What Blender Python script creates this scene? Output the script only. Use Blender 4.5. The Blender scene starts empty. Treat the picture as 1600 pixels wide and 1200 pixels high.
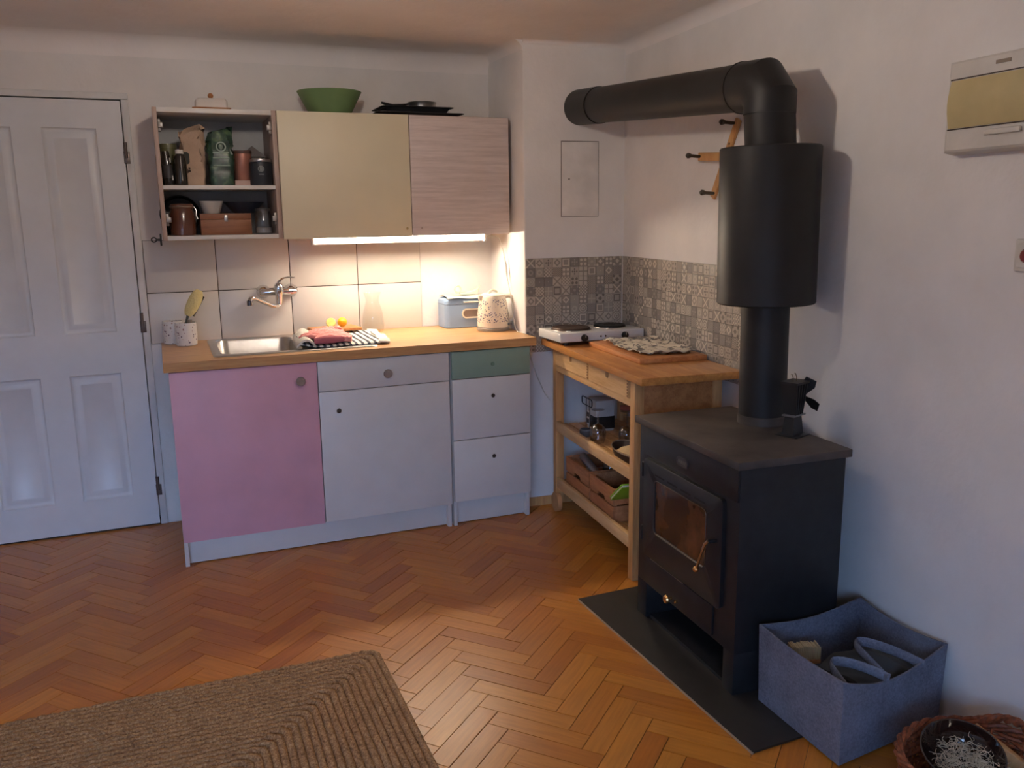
import bpy, bmesh, math, random
from mathutils import Vector, Matrix, Euler
random.seed(7)
sc = bpy.context.scene
C = sc.collection
PI = math.pi
rad = math.radians

# ------------------------------------------------------------------ camera
cam_d = bpy.data.cameras.new('camera'); cam = bpy.data.objects.new('camera', cam_d); C.objects.link(cam)
cam_d.sensor_width = 36.0; cam_d.lens = 30.23; cam_d.clip_start = 0.05
YAW, PITCH, ROLL = rad(22.096), rad(11.2), rad(-0.7316)
h_ = Vector((math.sin(YAW), math.cos(YAW), 0)); r_ = Vector((math.cos(YAW), -math.sin(YAW), 0)); Z_ = Vector((0, 0, 1))
fw = h_*math.cos(PITCH) - Z_*math.sin(PITCH); up0 = h_*math.sin(PITCH) + Z_*math.cos(PITCH)
rt = r_*math.cos(ROLL) + up0*math.sin(ROLL); up = up0*math.cos(ROLL) - r_*math.sin(ROLL)
cam.matrix_world = Matrix(((rt.x, up.x, -fw.x, 0), (rt.y, up.y, -fw.y, 0), (rt.z, up.z, -fw.z, 1.5), (0, 0, 0, 1)))
sc.camera = cam

# ------------------------------------------------------------------ world: dusk sky over dark ground, seen only through the window
w = bpy.data.worlds.new('dusk'); sc.world = w; w.use_nodes = True
nt = w.node_tree; nt.nodes.clear()
o = nt.nodes.new('ShaderNodeOutputWorld'); bg = nt.nodes.new('ShaderNodeBackground')
tc = nt.nodes.new('ShaderNodeTexCoord'); sx = nt.nodes.new('ShaderNodeSeparateXYZ'); rp = nt.nodes.new('ShaderNodeValToRGB')
nt.links.new(tc.outputs['Generated'], sx.inputs[0]); nt.links.new(sx.outputs['Z'], rp.inputs[0])
rp.color_ramp.elements[0].position = 0.05; rp.color_ramp.elements[0].color = (0.05, 0.05, 0.055, 1)
rp.color_ramp.elements[1].position = 0.16; rp.color_ramp.elements[1].color = (0.34, 0.56, 1.0, 1)
nt.links.new(rp.outputs[0], bg.inputs[0]); bg.inputs[1].default_value = 15.0
nt.links.new(bg.outputs[0], o.inputs[0])
LED_STRENGTH = 126.0
LED_COLOR = (1.0, 0.83, 0.64, 1)
LAMP_STRENGTH = 215.0                      # frosted globe of the ceiling lamp, just above the frame
LAMP_COLOR = (1.0, 0.86, 0.74, 1)
WIN = (-2.10, -0.10, 0.80, 2.10)          # window behind the camera: x0, x1, z0, z1
# window portal: guides light sampling through the window opening
pl = bpy.data.lights.new('window_daylight', 'AREA'); pl.shape = 'RECTANGLE'
pl.size = WIN[1]-WIN[0]; pl.size_y = WIN[3]-WIN[2]; pl.cycles.is_portal = True
po = bpy.data.objects.new('window_daylight', pl); C.objects.link(po)
po.location = ((WIN[0]+WIN[1])/2, -1.45, (WIN[2]+WIN[3])/2); po.rotation_euler = (PI/2, 0, PI)   # faces +Y, into the room
# view
vs = sc.view_settings; vs.view_transform = 'Standard'; vs.look = 'None'; vs.gamma = 1.0; vs.use_curve_mapping = False
vs.exposure = 0.0

# ------------------------------------------------------------------ helpers
def sr(r, g, b):
    f = lambda c: (c/255/12.92 if c/255 <= .04045 else ((c/255+.055)/1.055)**2.4)
    return (f(r), f(g), f(b), 1)

class X:                                  # tiny expression builder for math nodes
    def __init__(s, nt, v): s.nt = nt; s.v = v
    def _m(s, op, *a):
        n = s.nt.nodes.new('ShaderNodeMath'); n.operation = op
        for i, q in enumerate((s,)+a):
            q = q.v if isinstance(q, X) else q
            if isinstance(q, (int, float)): n.inputs[i].default_value = q
            else: s.nt.links.new(q, n.inputs[i])
        return X(s.nt, n.outputs[0])
    def __add__(s, o): return s._m('ADD', o)
    def __sub__(s, o): return s._m('SUBTRACT', o)
    def __mul__(s, o): return s._m('MULTIPLY', o)
    def __truediv__(s, o): return s._m('DIVIDE', o)
    def abs(s): return s._m('ABSOLUTE')
    def lt(s, o): return s._m('LESS_THAN', o)
    def gt(s, o): return s._m('GREATER_THAN', o)
    def max(s, o): return s._m('MAXIMUM', o)
    def min(s, o): return s._m('MINIMUM', o)
    def fract(s): return s._m('FRACT')
    def sqrt(s): return s._m('SQRT')
    def sin(s): return s._m('SINE')

MATS = {}
def newmat(name):
    m = bpy.data.materials.new(name); m.use_nodes = True; MATS[name] = m
    nt = m.node_tree; b = nt.nodes['Principled BSDF']
    return m, nt, b
def coords(nt, kind='Object', scale=(1, 1, 1), rot=(0, 0, 0)):
    t = nt.nodes.new('ShaderNodeTexCoord'); mp = nt.nodes.new('ShaderNodeMapping')
    mp.inputs['Scale'].default_value = scale; mp.inputs['Rotation'].default_value = rot
    nt.links.new(t.outputs[kind], mp.inputs[0]); return mp.outputs[0]
def noise(nt, vec, scale, detail=3, rough=.55):
    n = nt.nodes.new('ShaderNodeTexNoise'); n.inputs['Scale'].default_value = scale
    n.inputs['Detail'].default_value = detail; n.inputs['Roughness'].default_value = rough
    if vec: nt.links.new(vec, n.inputs['Vector'])
    return n.outputs['Fac']
def ramp(nt, fac, stops):
    r = nt.nodes.new('ShaderNodeValToRGB'); e = r.color_ramp.elements
    e[0].position, e[0].color = stops[0]; e[1].position, e[1].color = stops[-1]
    for p, c in stops[1:-1]:
        q = e.new(p); q.color = c
    nt.links.new(fac.v if isinstance(fac, X) else fac, r.inputs[0]); return r.outputs[0]
def mixc(nt, fac, a, b):
    n = nt.nodes.new('ShaderNodeMix'); n.data_type = 'RGBA'
    for sock, q in ((n.inputs[0], fac), (n.inputs[6], a), (n.inputs[7], b)):
        q = q.v if isinstance(q, X) else q
        if isinstance(q, (int, float, tuple)): sock.default_value = q
        else: nt.links.new(q, sock)
    return n.outputs[2]
def bump(nt, b, h, strength=.3, dist=.01):
    n = nt.nodes.new('ShaderNodeBump'); n.inputs['Strength'].default_value = strength; n.inputs['Distance'].default_value = dist
    nt.links.new(h.v if isinstance(h, X) else h, n.inputs['Height']); nt.links.new(n.outputs[0], b.inputs['Normal'])

def mat(name, col, rough=.5, metal=0.0, var=.06, vscale=8.0, bmp=None, coat=0.0, spec=None):
    """plain paint / metal / ceramic with faint tonal variation"""
    if name in MATS: return MATS[name]
    m, nt, b = newmat(name)
    b.inputs['Roughness'].default_value = rough; b.inputs['Metallic'].default_value = metal
    if coat: b.inputs['Coat Weight'].default_value = coat
    if spec is not None: b.inputs['Specular IOR Level'].default_value = spec
    v = coords(nt)
    f = noise(nt, v, vscale, 4)
    lo = tuple(c*(1-var*2) for c in col[:3])+(1,); hi = tuple(min(1, c*(1+var*2)) for c in col[:3])+(1,)
    nt.links.new(ramp(nt, f, [(.25, lo), (.75, hi)]), b.inputs['Base Color'])
    if bmp: bump(nt, b, noise(nt, v, bmp[0], 4), bmp[1], bmp[2] if len(bmp) > 2 else .01)
    return m
def wood(name, c1, c2, axis=0, scale=1.0, rough=.45, stretch=14, kind='Object', bmp=.08):
    if name in MATS: return MATS[name]
    m, nt, b = newmat(name)
    s = [stretch, stretch, stretch]; s[axis] = 1.2
    v = coords(nt, kind, tuple(q*scale for q in s))
    f1 = noise(nt, v, 3.0, 6, .6); f2 = noise(nt, v, 14.0, 3, .6)
    f = X(nt, f1)*.7 + X(nt, f2)*.3
    nt.links.new(ramp(nt, f, [(.32, c1), (.62, c2)]), b.inputs['Base Color'])
    b.inputs['Roughness'].default_value = rough
    bump(nt, b, f, bmp, .004)
    return m
def glass(name, tint=(1, 1, 1, 1), gl=.12):
    if name in MATS: return MATS[name]
    m, nt, b = newmat(name); nt.nodes.remove(b)
    out = nt.nodes['Material Output']
    tr = nt.nodes.new('ShaderNodeBsdfTransparent'); tr.inputs[0].default_value = tint
    gs = nt.nodes.new('ShaderNodeBsdfGlossy'); gs.inputs['Roughness'].default_value = .03
    lw = nt.nodes.new('ShaderNodeLayerWeight'); lw.inputs[0].default_value = gl*2
    mx = nt.nodes.new('ShaderNodeMixShader')
    f = X(nt, lw.outputs['Facing'])*.28 + gl*.25
    nt.links.new(f.v, mx.inputs[0]); nt.links.new(tr.outputs[0], mx.inputs[1]); nt.links.new(gs.outputs[0], mx.inputs[2])
    nt.links.new(mx.outputs[0], out.inputs[0]); return m
def emit(name, col, strength):
    m, nt, b = newmat(name); nt.nodes.remove(b)
    e = nt.nodes.new('ShaderNodeEmission'); e.inputs[0].default_value = col; e.inputs[1].default_value = strength
    nt.links.new(e.outputs[0], nt.nodes['Material Output'].inputs[0]); return m

def xform(v, fr):
    return v if fr is None else [tuple(fr @ Vector(p)) for p in v]
class MB:
    def __init__(s): s.v = []; s.f = []
    def add(s, v, f, fr=None):
        n = len(s.v); s.v += xform([tuple(p) for p in v], fr); s.f += [tuple(i+n for i in q) for q in f]; return s
    def box(s, x0, x1, y0, y1, z0, z1, b=0.0, fr=None, seg=2):
        x0, x1 = min(x0, x1), max(x0, x1); y0, y1 = min(y0, y1), max(y0, y1); z0, z1 = min(z0, z1), max(z0, z1)
        v = [(x0, y0, z0), (x1, y0, z0), (x1, y1, z0), (x0, y1, z0), (x0, y0, z1), (x1, y0, z1), (x1, y1, z1), (x0, y1, z1)]
        f = [(0, 3, 2, 1), (4, 5, 6, 7), (0, 1, 5, 4), (1, 2, 6, 5), (2, 3, 7, 6), (3, 0, 4, 7)]
        if b <= 0: return s.add(v, f, fr)
        bm = bmesh.new(); vs_ = [bm.verts.new(p) for p in v]
        for q in f: bm.faces.new([vs_[i] for i in q])
        bmesh.ops.bevel(bm, geom=bm.edges[:], offset=b, segments=seg, affect='EDGES', profile=.5)
        bm.verts.index_update()
        s.add([p.co[:] for p in bm.verts], [[p.index for p in q.verts] for q in bm.faces], fr); bm.free(); return s
    def loops(s, loops, cap0=False, cap1=False, closed=True, fr=None):
        n = len(loops[0]); v = []; f = []
        for l in loops: v += [tuple(p) for p in l]
        for a in range(len(loops)-1):
            for i in range(n if closed else n-1):
                j = (i+1) % n
                f.append((a*n+i, a*n+j, (a+1)*n+j, (a+1)*n+i))
        if cap0: f.append(tuple(range(n))[::-1])
        if cap1: f.append(tuple((len(loops)-1)*n+i for i in range(n)))
        return s.add(v, f, fr)
    def lathe(s, prof, c=(0, 0, 0), n=28, cap0=True, cap1=True, fr=None):
        L = [[(c[0]+r*math.cos(2*PI*i/n), c[1]+r*math.sin(2*PI*i/n), c[2]+z) for i in range(n)] for r, z in prof]
        return s.loops(L, cap0, cap1, fr=fr)
    def tube(s, pts, r, n=8, closed=False, caps=True, fr=None, flat=1.0):
        P = [Vector(p) for p in pts]; m = len(P); L = []; nrm = None
        for i in range(m):
            if closed: t = (P[(i+1) % m]-P[i-1]).normalized()
            else: t = (P[min(i+1, m-1)]-P[max(i-1, 0)]).normalized()
            if nrm is None:
                nrm = t.cross(Vector((0, 0, 1)))
                if nrm.length < .01: nrm = t.cross(Vector((1, 0, 0)))
            nrm = (nrm - t*nrm.dot(t)).normalized(); bn = t.cross(nrm)
            rr = r[i] if isinstance(r, (list, tuple)) else r
            L.append([tuple(P[i]+nrm*rr*math.cos(2*PI*k/n)+bn*rr*flat*math.sin(2*PI*k/n)) for k in range(n)])
        if closed: L.append(L[0])
        return s.loops(L, caps and not closed, caps and not closed, fr=fr)
    def cyl(s, p0, p1, r0, r1=None, n=20, fr=None):
        return s.tube([p0, p1], [r0, r0 if r1 is None else r1], n, fr=fr)
    def prism(s, poly, z0, z1, fr=None):
        n = len(poly)
        v = [(x, y, z0) for x, y in poly]+[(x, y, z1) for x, y in poly]
        f = [tuple(range(n))[::-1], tuple(range(n, 2*n))]+[(i, (i+1) % n, n+(i+1) % n, n+i) for i in range(n)]
        return s.add(v, f, fr)
    def shell(s, fn, nu, nv, t, fr=None):
        """closed cloth sheet: fn(u,v)->(x,y,z) top surface, thickness t downwards"""
        v = []; f = []
        for k in (0, 1):
            for i in range(nu+1):
                for j in range(nv+1):
                    p = fn(i/nu, j/nv); v.append((p[0], p[1], p[2]-k*t))
        N = (nu+1)*(nv+1); ix = lambda i, j: i*(nv+1)+j
        for i in range(nu):
            for j in range(nv):
                a, b, c, d = ix(i, j), ix(i+1, j), ix(i+1, j+1), ix(i, j+1)
                f.append((a, b, c, d)); f.append((N+d, N+c, N+b, N+a))
        ring = [ix(i, 0) for i in range(nu)]+[ix(nu, j) for j in range(nv)]+[ix(i, nv) for i in range(nu, 0, -1)]+[ix(0, j) for j in range(nv, 0, -1)]
        for i in range(len(ring)):
            a, b = ring[i], ring[(i+1) % len(ring)]; f.append((a, N+a, N+b, b))
        return s.add(v, f, fr)
    def sphere(s, c, r, n=14, sc_=(1, 1, 1), fr=None):
        m = n//2
        return s.loops([[(c[0]+sc_[0]*r*math.sin(PI*k/m if 0 < k < m else (.02 if k == 0 else PI-.02))*math.cos(2*PI*i/n),
                          c[1]+sc_[1]*r*math.sin(PI*k/m if 0 < k < m else (.02 if k == 0 else PI-.02))*math.sin(2*PI*i/n),
                          c[2]-sc_[2]*r*math.cos(PI*k/m)) for i in range(n)] for k in range(m+1)], True, True, fr=fr)
    def mesh(s, name, smooth=35):
        me = bpy.data.meshes.new(name); me.from_pydata(s.v, [], s.f)
        bm = bmesh.new(); bm.from_mesh(me); bmesh.ops.recalc_face_normals(bm, faces=bm.faces); bm.to_mesh(me); bm.free()
        if smooth:
            me.shade_smooth(); me.set_sharp_from_angle(angle=rad(smooth))
        me.update(); return me
    def build(s, name, m, parent=None, loc=(0, 0, 0), rot=(0, 0, 0), smooth=35):
        me = s.mesh(name, smooth); me.materials.append(m)
        return link(name, me, parent, loc, rot)
def link(name, me, parent=None, loc=(0, 0, 0), rot=(0, 0, 0)):
    ob = bpy.data.objects.new(name, me); C.objects.link(ob); ob.parent = parent
    ob.location = loc; ob.rotation_euler = rot; return ob
def tag(o, label, cat, group=None):
    o['label'] = label; o['category'] = cat
    if group: o['group'] = group
    return o
def thing(name, label, cat, loc=(0, 0, 0), rotz=0.0, group=None):
    o = bpy.data.objects.new(name, None); C.objects.link(o); o.empty_display_size = .05
    o.location = loc; o.rotation_euler = (0, 0, rotz); return tag(o, label, cat, group)
def struct(o): o['kind'] = 'structure'; return o
def rrect(cx, cy, hx, hy, r, n=6):
    pts = []
    for (sx_, sy_, a0) in ((1, 1, 0), (-1, 1, 90), (-1, -1, 180), (1, -1, 270)):
        for k in range(n+1):
            a = rad(a0+90*k/n); pts.append((cx+sx_*(hx-r)+r*math.cos(a), cy+sy_*(hy-r)+r*math.sin(a)))
    return pts
def T(x, y, z, rz=0): return Matrix.Translation((x, y, z)) @ Matrix.Rotation(rz, 4, 'Z')
def cells(mb, us, vs_, holes, put):
    """cover a rectangle minus rectangular holes with quads; put(u0,u1,v0,v1) adds one"""
    for i in range(len(us)-1):
        for j in range(len(vs_)-1):
            cu, cv = (us[i]+us[i+1])/2, (vs_[j]+vs_[j+1])/2
            if any(a < cu < b and c < cv < d for a, b, c, d in holes): continue
            put(us[i], us[i+1], vs_[j], vs_[j+1])

# ------------------------------------------------------------------ materials
def plaster(name, col, sc_=3.0):
    m, nt, b = newmat(name)
    v = coords(nt)
    f = noise(nt, v, sc_, 5, .6); lo = tuple(c*.93 for c in col[:3])+(1,); hi = tuple(min(1, c*1.05) for c in col[:3])+(1,)
    nt.links.new(ramp(nt, f, [(.3, lo), (.7, hi)]), b.inputs['Base Color']); b.inputs['Roughness'].default_value = .85
    h = X(nt, noise(nt, v, 6, 4))*.8 + X(nt, noise(nt, v, 45, 3))*.2
    bump(nt, b, h, .25, .02); return m
M_wall = plaster('white_plaster', (.82, .79, .765, 1))
M_ceil = plaster('ceiling_plaster', (.90, .855, .83, 1), 1.5)
M_subfloor = mat('joint_dark', (.022, .012, .007, 1), .9)
M_white = mat('white_lacquer', (.72, .70, .67, 1), .38, var=.02)
M_doorwhite = mat('white_door_paint', (.74, .75, .77, 1), .35, var=.02)
M_pink = mat('pink_paint', sr(222, 170, 184), .42, var=.04, vscale=5)
M_green = mat('sage_paint', sr(142, 168, 150), .45, var=.03)
M_yellow = mat('pale_yellow_front', sr(228, 219, 190), .45, var=.03, vscale=3)
M_oakfront = wood('grey_oak_front', sr(200, 184, 178), sr(228, 214, 208), 0, 1.0, .5, 22)
M_oakedge = wood('grey_oak_edge', sr(160, 136, 124), sr(190, 168, 156), 2, 1.0, .55, 18)
M_counter = wood('laminate_worktop', sr(178, 128, 80), sr(208, 164, 112), 0, 1.0, .32, 16, bmp=.02)
M_steel = mat('brushed_steel', (.55, .54, .52, 1), .28, 1.0, var=.05, vscale=30)
M_chrome = mat('chrome', (.72, .73, .75, 1), .08, 1.0, var=.01)
M_knobcrystal = mat('smoky_knob', (.34, .29, .26, 1), .2, .3, var=.1, vscale=60, coat=.5)
M_knobdark = mat('dark_knob', (.07, .06, .055, 1), .35, .6)
M_black = mat('black_plastic', (.014, .014, .015, 1), .4)
M_stove = mat('black_stove_steel', (.020, .021, .024, 1), .42, .35, var=.12, vscale=20, bmp=(240, .08, .002))
M_stovetop = mat('stove_top_dusty', (.075, .06, .052, 1), .6, .2, var=.25, vscale=7)
M_pipe = mat('black_flue_paint', (.017, .016, .016, 1), .5, .2, var=.12, vscale=9, bmp=(300, .05, .002))
M_brass = mat('brass', (.75, .45, .18, 1), .25, 1.0)
M_birch = wood('pale_birch', sr(206, 158, 100), sr(232, 192, 138), 1, 1.0, .5, 14)
M_birchleg = wood('birch_leg', sr(190, 135, 80), sr(220, 172, 115), 2, 1.0, .5, 14)
M_birchtop = wood('oiled_birch_top', sr(176, 108, 48), sr(214, 152, 84), 1, 1.0, .3, 12, bmp=.03)
M_board = wood('beech_board', sr(168, 100, 52), sr(206, 142, 86), 1, 1.0, .5, 12)
M_crate = wood('crate_wood', sr(150, 92, 54), sr(190, 130, 84), 1, 1.0, .65, 10)
M_cup = None
M_cable_w = mat('white_cable', (.7, .68, .63, 1), .5)
M_glass = glass('clear_glass', (.985, .988, .985, 1), .08)
M_glassthin = glass('window_glass', (.98, .99, 1, 1), .05)
M_darkglass = None

# parquet: colour by plank, grain along each plank
def make_parquet():
    m, nt, b = newmat('oak_parquet')
    at = nt.nodes.new('ShaderNodeAttribute'); at.attribute_name = 'grain'
    oi = nt.nodes.new('ShaderNodeObjectInfo'); ge = nt.nodes.new('ShaderNodeNewGeometry')
    rnd = (X(nt, oi.outputs['Random'])*7.13 + X(nt, ge.outputs['Random Per Island'])).fract()
    mp = nt.nodes.new('ShaderNodeMapping'); mp.inputs['Scale'].default_value = (2.0, 26, 1)
    cb = nt.nodes.new('ShaderNodeCombineXYZ'); nt.links.new((rnd*31.0).v, cb.inputs[0]); nt.links.new((rnd*17.0).v, cb.inputs[1])
    nt.links.new(cb.outputs[0], mp.inputs['Location']); nt.links.new(at.outputs['Vector'], mp.inputs[0])
    g = X(nt, noise(nt, mp.outputs[0], 3.0, 6, .62))
    base = ramp(nt, rnd, [(0, sr(184, 112, 42)), (.3, sr(198, 126, 48)), (.6, sr(206, 136, 54)), (.85, sr(192, 120, 44)), (1, sr(174, 102, 38))])
    dark = ramp(nt, g, [(.3, (.62, .55, .5, 1)), (.62, (1.0, 1.0, 1.0, 1))])
    mm = nt.nodes.new('ShaderNodeMix'); mm.data_type = 'RGBA'; mm.blend_type = 'MULTIPLY'; mm.inputs[0].default_value = .55
    nt.links.new(base, mm.inputs[6]); nt.links.new(dark, mm.inputs[7]); nt.links.new(mm.outputs[2], b.inputs['Base Color'])
    rr = X(nt, noise(nt, coords(nt, 'Object'), 5.0, 3))*.16 + .24
    nt.links.new(rr.v, b.inputs['Roughness']); bump(nt, b, g, .015, .002); return m
M_parq = make_parquet()

def simple_tex(name, fn, rough=.5, metal=0):
    m, nt, b = newmat(name); b.inputs['Roughness'].default_value = rough; b.inputs['Metallic'].default_value = metal
    nt.links.new(fn(nt, b), b.inputs['Base Color']); return m
def terrazzo(nt, b):
    v = nt.nodes.new('ShaderNodeTexVoronoi'); v.inputs['Scale'].default_value = 88; nt.links.new(coords(nt), v.inputs['Vector'])
    sp = nt.nodes.new('ShaderNodeSeparateColor'); nt.links.new(v.outputs['Color'], sp.inputs[0])
    dot = X(nt, v.outputs['Distance']).lt(X(nt, sp.outputs[0])*.32+.08)*X(nt, sp.outputs[1]).gt(.35)
    c = ramp(nt, sp.outputs[2], [(0, sr(60, 60, 80)), (.35, sr(150, 90, 70)), (.7, sr(110, 110, 130)), (1, sr(190, 150, 110))])
    return mixc(nt, dot, sr(226, 220, 214), c)
M_cup = simple_tex('terrazzo_ceramic', terrazzo, .35)
def kettlepat(nt, b):
    co = coords(nt); v = nt.nodes.new('ShaderNodeTexVoronoi'); v.inputs['Scale'].default_value = 115; nt.links.new(co, v.inputs['Vector'])
    sp = nt.nodes.new('ShaderNodeSeparateColor'); nt.links.new(v.outputs['Color'], sp.inputs[0])
    pos = nt.nodes.new('ShaderNodeSeparateXYZ'); nt.links.new(co, pos.inputs[0]); z = X(nt, pos.outputs[2])
    band = z.gt(.045)*z.lt(.165)
    dens = X(nt, noise(nt, co, 22, 2))
    low = z.lt(.09)*.22
    dot = X(nt, v.outputs['Distance']).lt(.42)*(X(nt, sp.outputs[0])+low).gt(.45)*(dens+low).gt(.42)*band
    c = ramp(nt, sp.outputs[1], [(0, sr(88, 92, 120)), (.5, sr(130, 130, 150)), (1, sr(112, 96, 96))])
    return mixc(nt, dot, sr(236, 226, 206), c)
M_kettle = simple_tex('floral_kettle', kettlepat, .25)
def stripes(nt, b):
    co = coords(nt); s = nt.nodes.new('ShaderNodeSeparateXYZ'); nt.links.new(co, s.inputs[0])
    f = (X(nt, s.outputs[0])*34.0).fract().lt(.46)
    return mixc(nt, f, sr(232, 226, 214), sr(62, 66, 78))
M_stripe = simple_tex('striped_towel', stripes, .9)
def dishcloth(nt, b):
    co = coords(nt); f = X(nt, noise(nt, co, 34, 3, .6)); g = X(nt, noise(nt, co, 12, 2))
    bump(nt, b, noise(nt, co, 30, 4), .5, .01)
    return mixc(nt, f.gt(.53)*g.gt(.42), sr(212, 202, 182), sr(128, 122, 116))
M_cloth = simple_tex('patterned_dishcloth', dishcloth, .95)
def knit(nt, b):
    co = coords(nt, scale=(1, 1, 1)); w_ = nt.nodes.new('ShaderNodeTexVoronoi'); w_.inputs['Scale'].default_value = 40; nt.links.new(co, w_.inputs['Vector'])
    bump(nt, b, w_.outputs['Distance'], .5, .008)
    return ramp(nt, w_.outputs['Distance'], [(0, sr(240, 172, 166)), (.8, sr(212, 128, 126))])
M_knit = simple_tex('pink_knit', knit, .95)
def felt(nt, b):
    co = coords(nt); f = X(nt, noise(nt, co, 130, 4, .7))*.6 + X(nt, noise(nt, co, 9, 3))*.4
    bump(nt, b, noise(nt, co, 200, 3), .4, .004)
    return ramp(nt, f, [(.3, sr(76, 80, 94)), (.7, sr(128, 132, 148))])
M_felt = simple_tex('grey_felt', felt, .95)
def jute(nt, b):
    co = coords(nt); f = X(nt, noise(nt, co, 150, 4, .75))*.85 + X(nt, noise(nt, co, 18, 3))*.15
    bump(nt, b, noise(nt, co, 260, 3), .4, .004)
    return ramp(nt, f, [(.30, sr(84, 56, 34)), (.5, sr(158, 120, 82)), (.70, sr(206, 172, 128))])
M_jute = simple_tex('jute', jute, .95)
def wicker(nt, b):
    co = coords(nt); f = X(nt, noise(nt, co, 60, 3, .6))
    return ramp(nt, f, [(.3, sr(84, 40, 22)), (.7, sr(168, 92, 54))])
M_wicker = simple_tex('wicker', wicker, .6)
def soot(nt, b):
    co = coords(nt, scale=(1, 1, 1)); f = X(nt, noise(nt, co, 7, 4, .6))
    return ramp(nt, f, [(.3, sr(26, 17, 13)), (.7, sr(104, 66, 42))])
M_darkglass = simple_tex('sooty_stove_glass', soot, .12)
M_crock = mat('brown_glaze', (.10, .032, .018, 1), .2, var=.12, coat=.4)

# patterned encaustic-look tiles
TILE = .0470
def tilemat(i, pat, bgc, fgc):
    m, nt, b = newmat('print_tile_%d' % i); b.inputs['Roughness'].default_value = .4
    s = nt.nodes.new('ShaderNodeSeparateXYZ'); nt.links.new(coords(nt, scale=(2/TILE,)*3), s.inputs[0])
    x = X(nt, s.outputs[0]); y = X(nt, s.outputs[2]); ax, ay = x.abs(), y.abs()
    r = (x*x+y*y).sqrt(); d = ax+ay; q = ax.max(ay)
    rr = lambda a, c: (((ax-a)*(ax-a)+(ay-c)*(ay-c)).sqrt())
    P = {0: lambda: d.gt(.42)*d.lt(.82), 1: lambda: r.gt(.28)*r.lt(.6), 2: lambda: rr(.45, .45).lt(.3),
         3: lambda: ax.min(ay).lt(.14), 4: lambda: ((x*2.5).fract().gt(.5)-(y*2.5).fract().gt(.5)).abs(),
         5: lambda: (ax-ay).abs().lt(.2), 6: lambda: r.lt(.3).max(rr(.72, .72).lt(.24)), 7: lambda: q.gt(.55)*q.lt(.78),
         8: lambda: (r*14.0).sin().gt(.1), 9: lambda: r.lt(.22).max(rr(.5, 0).lt(.18)).max(rr(0, .5).lt(.18)),
         10: lambda: ((x*9.0).sin()*(y*9.0).sin()).gt(.15), 11: lambda: q.lt(.12), 12: lambda: d.lt(.5).max(rr(.8, .8).lt(.35))}[pat]()
    v = X(nt, noise(nt, coords(nt), 90, 2))*.25 - .12
    fac = P*.85 + v.abs()
    nt.links.new(mixc(nt, fac, bgc, fgc), b.inputs['Base Color']); return m
_pal = [(sr(196, 186, 172), sr(140, 132, 122)), (sr(150, 142, 132), sr(212, 202, 186)), (sr(178, 168, 156), sr(104, 98, 92)), (sr(132, 126, 120), sr(164, 156, 146)), (sr(166, 158, 148), sr(188, 180, 166))]
TILEMATS = []
for i in range(26):
    pr = _pal[(i*3+1) % 5]; TILEMATS.append(tilemat(i, i % 13, *pr))

# ------------------------------------------------------------------ setting
TH = rad(4.14)                            # the chimney pier and right wall stand 4 degrees off the kitchen wall
YB = 4.46; ZC = 2.305
corner = Vector((2.211, 3.907, 0)); ry = Vector((math.sin(TH), math.cos(TH), 0)); rx = Vector((math.cos(TH), -math.sin(TH), 0))
FR_R = Matrix.Translation(corner) @ Matrix.Rotation(-TH, 4, 'Z')      # frame: local y runs along right wall to the back, x into the wall
pier_y = lambda x: 3.946 - math.tan(TH)*(x-1.678)

floor = struct(MB().box(-2.6, 2.6, -1.8, 4.8, -.06, -.005).build('floor', M_subfloor, smooth=0))
ceiling = MB().box(-2.6, 2.7, -1.8, 4.8, ZC, ZC+.12)
# rounded cove where the ceiling meets the walls
def cove(mb, p0, p1, nrm, R):
    n = 6; L = []
    for p in (p0, p1):
        p = Vector((p[0], p[1], ZC)); q = []
        for k in range(n+1):
            a = PI/2*k/n; q.append(tuple(p + Vector((nrm[0], nrm[1], 0))*(R*(1-math.cos(a))) - Vector((0, 0, R*(1-math.sin(a))))))
        q.append(tuple(p+Vector((-nrm[0]*.01, -nrm[1]*.01, .01)))); L.append(q)
    mb.loops(L, True, True)
cove(ceiling, (-2.4, YB), (1.72, YB), (0, -1), .085)
a_ = corner+ry*.02; b_ = corner-ry*5.4
cove(ceiling, a_[:2], b_[:2], (-rx.x, -rx.y), .05)
cove(ceiling, (1.678, 3.946), (2.22, pier_y(2.22)), (-ry.x, -ry.y), .02)
cove(ceiling, (1.6785, 3.95), (1.7, YB), (-1, 0), .05)
ceiling = struct(ceiling.build('ceiling', M_ceil, smooth=50))

DX0, DX1, DZ = -1.02, -.100, 2.025         # door leaf
wb = MB()
wb.box(-2.6, DX0-.05, YB, YB+.3, -.05, 2.4); wb.box(DX0-.05, DX1+.012, YB, YB+.3, DZ+.012, 2.4); wb.box(DX1+.012, 1.8, YB, YB+.3, -.05, 2.4)
wb.box(DX0-.2, DX1+.2, YB+.12, YB+.3, -.05, DZ+.2)  # unseen backing added to stop outside light leaking round the door leaf
wall_back = struct(wb.build('wall_back', M_wall, smooth=0))
wp = MB().prism([(1.684, 3.9456), (1.680, 3.949), (1.678, 3.956), (1.704, YB+.2), (2.9, YB+.2), (2.9, pier_y(2.9))], -.05, 2.4)
wall_pier = struct(wp.build('wall_chimney', M_wall, smooth=40))
wall_right = struct(MB().box(0, .3, -5.6, .25, -.05, 2.4).build('wall_right', M_wall, None, corner, (0, 0, -TH), smooth=0))
wall_left = struct(MB().box(-2.6, -2.3, -1.8, 4.8, -.05, 2.4).build('wall_left', M_wall, smooth=0))
wf = MB()
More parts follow.
